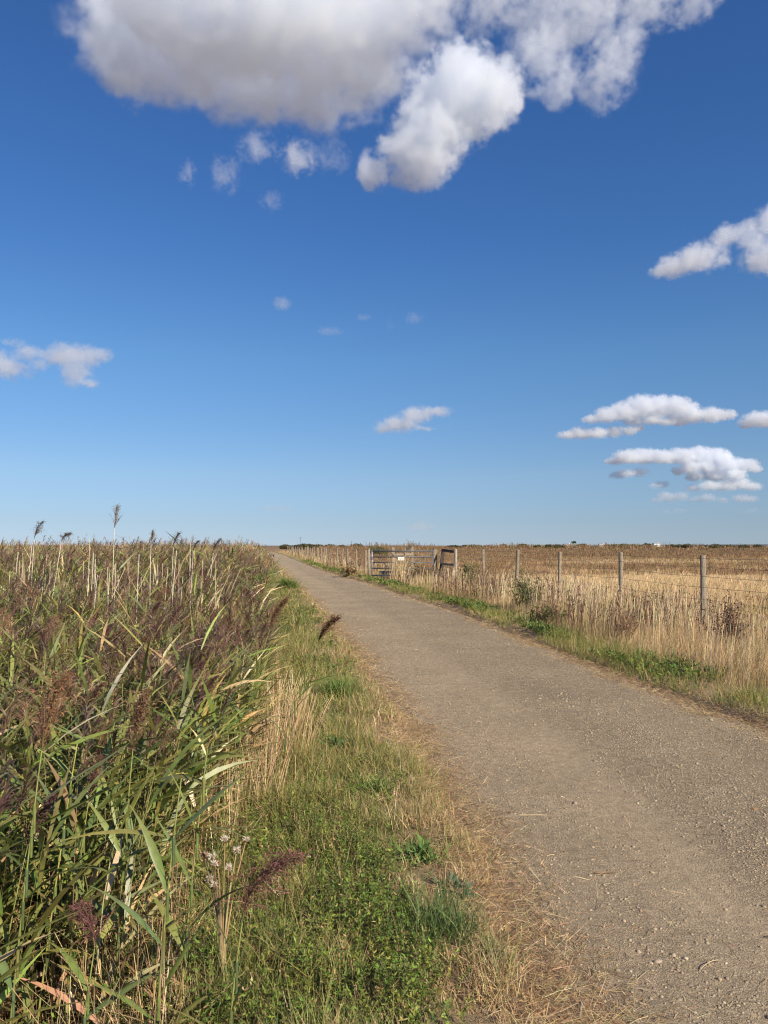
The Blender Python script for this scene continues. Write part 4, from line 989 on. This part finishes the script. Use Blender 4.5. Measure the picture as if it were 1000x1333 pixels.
def house(label, qx, Y, w_, d_, h, rh, nwin=4):
    x = (qx - 500) / 1000 * Y; t = thing('house', label, 'house', (x, Y, gz(x, Y)))
    bm = bmesh.new(); box_bm(bm, (0, 0, h / 2), (w_, d_, h)); bm_obj('wall', bm, M_RENDER, t)
    bm = bmesh.new()
    v = [bm.verts.new(p) for p in ((-w_ / 2 - .3, -d_ / 2 - .3, h), (w_ / 2 + .3, -d_ / 2 - .3, h), (w_ / 2 + .3, d_ / 2 + .3, h), (-w_ / 2 - .3, d_ / 2 + .3, h), (-w_ / 2, 0, h + rh), (w_ / 2, 0, h + rh))]
    for f in ((0, 1, 5, 4), (2, 3, 4, 5), (1, 2, 5), (3, 0, 4), (3, 2, 1, 0)): bm.faces.new([v[i] for i in f])
    rf = bm_obj('roof', bm, M_ROOF, t)
    bm = bmesh.new(); box_bm(bm, (w_ * .3, 0, h + rh + .1), (.7, .7, 1.)); bm_obj('chimney', bm, M_RENDER, rf)
    for i in range(nwin):
        bm = bmesh.new(); box_bm(bm, ((-.5 + (i + .5) / nwin) * w_, -d_ / 2 - .02, h * .55), (1.1, .08, 1.2)); bm_obj('window', bm, M_GLASSY, t)
house('long low white house on the skyline left of the leaning tree', 738, 800, 8, 5, 2.9, .7)
house('white house on the skyline between the leaning tree and the hedge', 783, 820, 6, 5, 3.0, .7, 3)
house('brightest white house on the skyline, farthest right', 854, 820, 6.5, 6, 3.9, .4, 3)
for qx, Y, h, lab in ((391, 300, 5.2, 'thin telegraph pole on the skyline above the far end of the path'), (530, 380, 5.0, 'thin telegraph pole on the skyline above the gate')):
    x = (qx - 500) / 1000 * Y; t = thing('telegraph_pole', lab, 'pole', (x, Y, -.3))
    bm = bmesh.new(); rod_bm(bm, (0, 0, 0), (0, 0, h), .07, .05); bm_obj('shaft', bm, M_DARKWOOD, t)
    bm = bmesh.new(); box_bm(bm, (0, .1, h - .4), (1.2, .1, .1)); bm_obj('crossarm', bm, M_DARKWOOD, t)
# the far shore, a low line of land, blue haze painted into its colour, across the water
g = Geo(); xs = np.linspace(2200, 9000, 160); hh = 5 + 8 * fbm(xs / 420, xs * 0, 3) + 4 * fbm(xs / 90, xs * 0, 8)
hh *= sstep(2200, 3400, xs)
V = np.concatenate([np.stack([xs, 0 * xs + 8600, 0 * xs - 1], 1), np.stack([xs, 0 * xs + 8700, hh], 1), np.stack([xs, 0 * xs + 9400, 0 * xs - 1], 1)])
i = np.arange(159); F = np.concatenate([np.stack([i, i + 1, i + 161, i + 160], 1), np.stack([i + 160, i + 161, i + 321, i + 320], 1)])
g.add(V, F, np.array([.07, .095, .12])); tag(g.obj('hills', leaf_mat('haze_tinted_land', 0, .9, .1, .2, .01)), kind='structure')
# ------------------------------------------------------------------ clouds: real volumes lit by the sun, far beyond the land
def ray(px, py):
    d = Vector(((px - 500) / 1000.0, 1.0, (666.5 - py) / 1000.0))
    d = Matrix.Rotation(PITCH, 3, 'X') @ d
    return d
def cloud_mat(name, sc=1.0):
    m, t = newmat(name)
    at = t.n('ShaderNodeAttribute', attribute_name='density')
    p = t.n('ShaderNodeVolumePrincipled', ins={'Color': (.918, .947, .985, 1), 'Density': at.outputs['Fac'], 'Anisotropy': .2})
    p.inputs['Density Attribute'].default_value = ''
    t.n('ShaderNodeOutputMaterial', ins={'Volume': p.outputs[0]})
    return m
M_CLOUD = cloud_mat('cloud_vapour')

def cloud(name, label, blobs, nscale, amp, dens, voxel, base=None, soft=.35, seed=0.0, group=None, amp2=.55, bsoft=70):
    """blobs: list of (px, py, distance, rx, ry, rz) -> ellipsoids in metres round the first blob's place; density = union of them, eaten by noise.
    base: height in metres where the cloud's flat underside lies"""
    cs = []
    for (px, py, D, rx, ry, rz) in blobs:
        c = Vector((0, 0, EYE)) + ray(px, py) * D
        cs.append((c, Vector((rx, ry, rz))))
    lo = Vector([min(c[i] - r[i] * 1.25 for c, r in cs) for i in range(3)])
    hi = Vector([max(c[i] + r[i] * 1.25 for c, r in cs) for i in range(3)])
    ctr = (lo + hi) / 2
    if base is not None: lo.z = max(lo.z, base - bsoft)
    ng = bpy.data.node_groups.new(name + '_shape', 'GeometryNodeTree')
    ng.interface.new_socket('Geometry', in_out='OUTPUT', socket_type='NodeSocketGeometry')
    t = NT(ng)
    pos = t.n('GeometryNodeInputPosition').outputs[0]
    # wispy edges: warp the position first
    wn = t.n('ShaderNodeTexNoise', ins={'Vector': t.n('ShaderNodeVectorMath', operation='ADD', ins={0: pos, 1: (seed * 31, seed * 17, 5)}).outputs[0], 'Scale': 1.6 / nscale, 'Detail': 5.0, 'Roughness': .6})
    wc = t.n('ShaderNodeVectorMath', operation='SUBTRACT', ins={0: wn.outputs['Color'], 1: (.5, .5, .5)})
    ws = t.n('ShaderNodeVectorMath', operation='SCALE', ins={0: wc.outputs[0], 'Scale': nscale * .55})
    wp = t.n('ShaderNodeVectorMath', operation='ADD', ins={0: pos, 1: ws.outputs[0]}).outputs[0]
    val = None
    for c, r in cs:
        s = t.n('ShaderNodeVectorMath', operation='SUBTRACT', ins={0: wp, 1: tuple(c - ctr)})
        d = t.n('ShaderNodeVectorMath', operation='DIVIDE', ins={0: s.outputs[0], 1: tuple(r)})
        ln = t.n('ShaderNodeVectorMath', operation='LENGTH', ins={0: d.outputs[0]})
        v = t.n('ShaderNodeMath', operation='SUBTRACT', ins={0: 1.0, 1: ln.outputs['Value']}).outputs[0]
        val = v if val is None else t.n('ShaderNodeMath', operation='SMOOTH_MAX', ins={0: val, 1: v, 2: .12}).outputs[0]
    sh = t.n('ShaderNodeVectorMath', operation='ADD', ins={0: pos, 1: (seed * 13, seed * 7, seed * 3)}).outputs[0]
    n1 = t.n('ShaderNodeTexNoise', ins={'Vector': sh, 'Scale': 1.5 / nscale, 'Detail': 10.0, 'Roughness': .66, 'Distortion': .6})
    a1 = t.n('ShaderNodeMath', operation='SUBTRACT', ins={0: n1.outputs['Fac'], 1: .5})
    f = t.n('ShaderNodeMath', operation='MULTIPLY_ADD', ins={0: a1.outputs[0], 1: amp * 5, 2: val}).outputs[0]
    n2 = t.n('ShaderNodeTexNoise', ins={'Vector': sh, 'Scale': 5.5 / nscale, 'Detail': 6.0, 'Roughness': .68})
    a2 = t.n('ShaderNodeMath', operation='SUBTRACT', ins={0: n2.outputs['Fac'], 1: .5})
    f = t.n('ShaderNodeMath', operation='MULTIPLY_ADD', ins={0: a2.outputs[0], 1: amp2 * amp * 5, 2: f}).outputs[0]
    mr = t.n('ShaderNodeMapRange', interpolation_type='SMOOTHSTEP', ins={'Value': f, 'From Min': 0.02, 'From Max': soft, 'To Min': 0.0, 'To Max': dens}).outputs[0]
    gm = t.n('ShaderNodeMapRange', ins={'Value': val, 'From Min': -.13, 'From Max': .04, 'To Min': 0.0, 'To Max': 1.0}).outputs[0]
    mr = t.n('ShaderNodeMath', operation='MULTIPLY', ins={0: mr, 1: gm}).outputs[0]
    if base is not None:
        sp = t.n('ShaderNodeSeparateXYZ', ins={0: pos})
        bm = t.n('ShaderNodeMapRange', interpolation_type='SMOOTHSTEP', ins={'Value': sp.outputs[2], 'From Min': base - ctr.z, 'From Max': base - ctr.z + bsoft, 'To Min': 0.0, 'To Max': 1.0}).outputs[0]
        mr = t.n('ShaderNodeMath', operation='MULTIPLY', ins={0: mr, 1: bm}).outputs[0]
    size = hi - lo
    res = [max(8, int(size[i] / voxel)) for i in range(3)]
    vc = t.n('GeometryNodeVolumeCube', ins={'Density': mr, 'Background': 0.0, 'Min': tuple(lo - ctr), 'Max': tuple(hi - ctr), 'Resolution X': res[0], 'Resolution Y': res[1], 'Resolution Z': res[2]})
    sm = t.n('GeometryNodeSetMaterial', ins={'Geometry': vc.outputs[0], 'Material': M_CLOUD})
    go = t.n('NodeGroupOutput'); t.l(sm.outputs[0], go.inputs[0])
    vol = bpy.data.volumes.new(name)
    o = bpy.data.objects.new(name, vol); C.objects.link(o); o.location = ctr
    vol.materials.append(M_CLOUD)
    md = o.modifiers.new('shape', 'NODES'); md.node_group = ng
    return tag(o, label, 'cloud', group)

def base_blob(px, py, H, rx, rz):
    """a blob whose underside lies on the height H where the sight line meets it"""
    d = ray(px, py); D = (H - EYE) / d.z
    return (px, py, D, rx, rx, rz)
H0 = 900
cloud('cloud', 'huge cloud with a grey flat underside across the top of the sky',
      [base_blob(px, py, H0 + 50, r * 1.7, r * 1.0) for px, py, r in
       ((215, 50, 95), (280, 88, 88), (350, 106, 84), (420, 106, 82), (185, 70, 60), (310, 25, 120), (410, 25, 125), (505, 10, 80), (235, 0, 90), (468, 84, 62))]
      + [(150, 58, 2150, 90, 130, 110), (165, 92, 2150, 75, 120, 80), (140, 20, 2150, 60, 120, 80), (185, 20, 2100, 120, 130, 110)],
      230, .52, .023, 5.2, base=None, soft=.6, seed=1, amp2=.8)
cloud('cloud', 'bright puffy cloud lobe hanging below the right end of the huge grey cloud',
      [(590, 130, 2300, 170, 200, 130), (640, 120, 2300, 110, 150, 90), (560, 175, 2250, 130, 150, 95), (520, 205, 2250, 95, 110, 60), (605, 95, 2350, 115, 150, 60), (550, 215, 2250, 100, 110, 55), (490, 225, 2250, 55, 70, 55)],
      160, .62, .020, 4.2, soft=.5, seed=2, amp2=.8)
cloud('cloud', 'grey torn cloud bank trailing along the top edge right of the huge cloud',
      [(705, 0, 2500, 170, 200, 90), (640, -8, 2450, 130, 200, 62), (760, -5, 2500, 210, 200, 110), (840, -10, 2500, 200, 200, 80), (900, -5, 2500, 120, 150, 40), (700, 70, 2450, 110, 120, 120), (790, 95, 2450, 95, 120, 110), (800, 60, 2450, 95, 120, 80), (730, 110, 2450, 60, 80, 70)],
      170, .95, .009, 6, soft=.8, seed=3, amp2=.8)
for k, (px, py, rx, rz, lab) in enumerate((
        (335, 192, 62, 36, 'pale torn cloud scrap touching the underside of the huge cloud'),
        (390, 205, 62, 42, 'brightest small cloud scrap just below the huge cloud'),
        (295, 226, 46, 55, 'slanting wispy cloud scrap left of the brightest small scrap'),
        (245, 225, 24, 42, 'tiny upright cloud scrap farthest left below the huge cloud'),
        (355, 262, 34, 30, 'faint forked cloud wisp lowest of those under the huge cloud'),
        (432, 205, 56, 44, 'faint cloud veil between the small scraps and the bright lobe'))):
    cloud('cloud_scrap', lab, [(px, py, 2000, rx, rx, rz), (px + rx * .018, py - rz * .018, 2000, rx * .6, rx * .6, rz * .6)], 55, .8, (.010, .016, .008, .012, .007, .004)[k], 2.6, soft=.9, seed=10 + k)
cloud('cloud', 'tilted white cloud with a rounded back, middle height at right', [(880, 346, 3000, 90, 120, 45), (915, 335, 3000, 110, 120, 60), (940, 338, 3000, 40, 60, 36), (865, 352, 3000, 50, 60, 26)], 110, .50, .016, 4, soft=.6, seed=21)
cloud('cloud', 'white hooked cloud above the tilted one near the right edge', [(950, 305, 3100, 70, 90, 45), (970, 303, 3100, 60, 80, 56), (975, 315, 3100, 55, 70, 40)], 90, .5, .014, 4, soft=.6, seed=22)
cloud('cloud', 'tall cloud cut off by the right edge of the picture', [(1000, 290, 3200, 80, 100, 90), (1010, 330, 3200, 130, 150, 90), (985, 342, 3200, 60, 80, 45)], 130, .5, .012, 5, soft=.6, seed=23)
cloud('cloud', 'cloud with a ragged lower half, the nearer of two at the left edge', [(100, 462, 3500, 130, 150, 48), (80, 465, 3500, 110, 120, 50), (100, 485, 3500, 90, 100, 70), (130, 462, 3500, 70, 80, 36), (112, 498, 3500, 75, 80, 22)], 120, .55, .011, 5, soft=.65, seed=24)
cloud('cloud', 'flatter cloud cut off by the left edge', [(10, 478, 3600, 140, 150, 55), (-15, 470, 3600, 120, 120, 70), (35, 460, 3600, 110, 100, 36), (45, 475, 3600, 60, 80, 40), (20, 445, 3600, 60, 80, 22)], 130, .6, .010, 5, soft=.7, seed=25)
cloud('cloud', 'lone white cloud tilted up to the right above the gate', [(520, 552, 5000, 160, 160, 60), (545, 540, 5000, 150, 150, 60), (570, 536, 5000, 110, 110, 36), (500, 558, 5000, 90, 90, 36), (550, 557, 5000, 110, 100, 22)], 140, .55, .009, 7, soft=.65, seed=26)
low = (  # label, where the flat base is seen, lumps (px, py, r px)
    ('largest bank of the low white clouds at right, humped on top', 555, ((770, 547, 8), (790, 541, 12), (812, 536, 14), (835, 530, 17), (858, 529, 16), (880, 528, 14), (898, 531, 9), (825, 548, 10), (850, 548, 10))),
    ('low white cloud tapering out at the left end of the right-hand clouds', 574, ((738, 568, 8), (756, 565, 10), (778, 565, 9), (800, 562, 8), (820, 560, 7), (832, 557, 5))),
    ('white cloud strip joined to the right of the largest low bank', 557, ((868, 551, 7), (885, 546, 10), (905, 541, 11), (925, 540, 11), (945, 540, 8))),
    ('small low cloud cut off by the right edge', 560, ((974, 551, 8), (988, 546, 12), (1008, 547, 13))),
    ('long grey based cloud strip below the largest low bank', 608, ((800, 601, 7), (818, 595, 11), (838, 594, 12), (862, 595, 11), (887, 594, 12), (912, 592, 12), (932, 592, 10), (944, 592, 6))),
    ('small cloud under the left end of the long strip', 625, ((803, 619, 6), (816, 616, 7), (833, 615, 7))),
    ('bright lumpy cloud under the right end of the long strip', 628, ((884, 613, 7), (900, 608, 10), (918, 606, 11), (940, 603, 13), (960, 606, 11), (975, 605, 9), (984, 610, 6), (930, 618, 12), (905, 620, 9), (957, 618, 10))),
    ('flat white cloud beneath the bright lumpy one', 642, ((902, 636, 6), (924, 633, 8), (945, 632, 9), (963, 630, 9), (980, 633, 7))),
    ('little oval cloud alone left of the flat ones', 637, ((853, 633, 5), (863, 631, 6))),
    ('thin cloud strip lowest but one at right', 657, ((855, 652, 5), (870, 647, 8), (886, 646, 7), (905, 651, 6), (921, 648, 7), (941, 651, 5), (965, 649, 7), (979, 650, 6))),
    ('faintest cloud streak lowest at right', 671, ((868, 667, 5), (885, 665, 6), (960, 667, 5), (980, 666, 6))))
for k, (lab, bpy_, bl) in enumerate(low):
    D = 6500 if k < 4 else 8500 if k < 9 else 11000
    u = D / 1000
    cloud('cloud', lab, [(px, py, D + random.gauss(0, 8) * u, r * u * (1.9 if len(bl) < 9 else 1.6), r * u * 1.6, r * u * .98) for px, py, r in bl], 12.0 * u, .54, (.02, .02, .02, .02, .02, .012, .02, .014, .008, .006, .0015)[k], u * .9, base=EYE + ray(500, bpy_).z * D, bsoft=7 * u, soft=.5, seed=40 + k, group='low clouds at right', amp2=.7)
for k, (px, py, rx, rz, dn, lab) in enumerate((
        (368, 395, 15, 10, .0035, 'small pale cloud puff alone in the middle of the sky'),
        (540, 414, 14, 9, .0016, 'faint cloud wisp rightmost of the faint specks in mid sky'),
        (474, 413, 12, 4, .0022, 'thin tilted cloud sliver in mid sky'),
        (430, 431, 20, 4, .0022, 'thin level cloud sliver below the small pale puff'),
        (509, 422, 6, 14, .0011, 'barely visible upright cloud smear beside the tilted sliver'),
        (436, 396, 8, 6, .0009, 'barely visible cloud smear right of the small pale puff'),
        (548, 685, 22, 8, .0022, 'small cloud low over the horizon above the gate'),
        (360, 662, 28, 5, .0013, 'flat pale cloud low above the far end of the path'),
        (283, 656, 30, 4, .0007, 'faint cloud streak low above the reeds'),
        (220, 633, 12, 4, .0008, 'faint tiny cloud high above the tall dead reeds'),
        (700, 697, 60, 7, .0007, 'dim cloud line resting on the horizon right of the gate'),
        (165, 700, 60, 5, .0005, 'dim cloud line resting on the horizon above the reeds'))):
    D = 6000
    cloud('cloud_wisp', lab, [(px, py, D, rx * 6, rx * 6, rz * 6), (px - rx * .4, py + rz * .2, D, rx * 4, rx * 4, rz * 4)], 70, .5, dn, 9, soft=.7, seed=70 + k)
# ------------------------------------------------------------------ light, sky, camera
w = bpy.data.worlds.new('World'); scene.world = w; w.use_nodes = True
t = NT(w.node_tree)
sky = t.n('ShaderNodeTexSky', sky_type='NISHITA', sun_disc=False, sun_elevation=SUN_EL, sun_rotation=math.pi - SUN_AZ, altitude=0.0, air_density=1.0, dust_density=0.0, ozone_density=6.0)
# the colour of this day's air: deeper blue overhead, pale blue rather than yellow at the horizon
tc = t.n('ShaderNodeTexCoord'); sz = t.n('ShaderNodeSeparateXYZ', ins={0: tc.outputs['Generated']})
cr = t.n('ShaderNodeValToRGB', ins={0: sz.outputs[2]})
TINT = ((.0, (.54, .69, 1.06)), (.03, (.60, .68, .91)), (.09, (.79, .82, .92)), (.235, (.77, .97, 1.08)), (.37, (.61, .90, 1.17)), (.5, (.57, .88, 1.2)))
els = cr.color_ramp.elements
while len(els) < len(TINT): els.new(.5)
for e, (p_, c_) in zip(els, TINT): e.position = p_; e.color = (*[v / 1.25 for v in c_], 1)
tn = t.n('ShaderNodeMix', data_type='RGBA', blend_type='MULTIPLY', ins={0: 1.0, 6: sky.outputs[0], 7: cr.outputs[0]})
bg = t.n('ShaderNodeBackground', ins={'Color': tn.outputs[2], 'Strength': .075})
t.n('ShaderNodeOutputWorld', ins={'Surface': bg.outputs[0]})
ld = bpy.data.lights.new('sun', 'SUN'); ld.energy = 4.4; ld.angle = R(.53); ld.color = (1., .89, .72)
lo = bpy.data.objects.new('sun', ld); C.objects.link(lo)
lo.rotation_euler = (-SUN_DIR).to_track_quat('-Z', 'Y').to_euler()
cd = bpy.data.cameras.new('camera'); cam = bpy.data.objects.new('camera', cd); C.objects.link(cam)
cd.sensor_fit = 'HORIZONTAL'; cd.sensor_width = 36; cd.lens = 36; cd.clip_start = .05; cd.clip_end = 40000
cam.location = (0, 0, EYE); cam.rotation_euler = (math.pi / 2 + PITCH, 0, 0)
scene.camera = cam
vs = scene.view_settings; vs.view_transform = 'Standard'; vs.look = 'None'; vs.exposure = .74; vs.gamma = 1
scene.display_settings.display_device = 'sRGB'
scene.render.engine = 'CYCLES'
cy = scene.cycles
cy.max_bounces = 16; cy.diffuse_bounces = 3; cy.glossy_bounces = 2; cy.transmission_bounces = 3; cy.volume_bounces = 14; cy.transparent_max_bounces = 8
cy.use_denoising = True; cy.denoiser = 'OPENIMAGEDENOISE'; cy.denoising_input_passes = 'RGB_ALBEDO_NORMAL'; cy.denoising_prefilter = 'FAST'; cy.filter_width = 1.15; cy.adaptive_threshold = .008
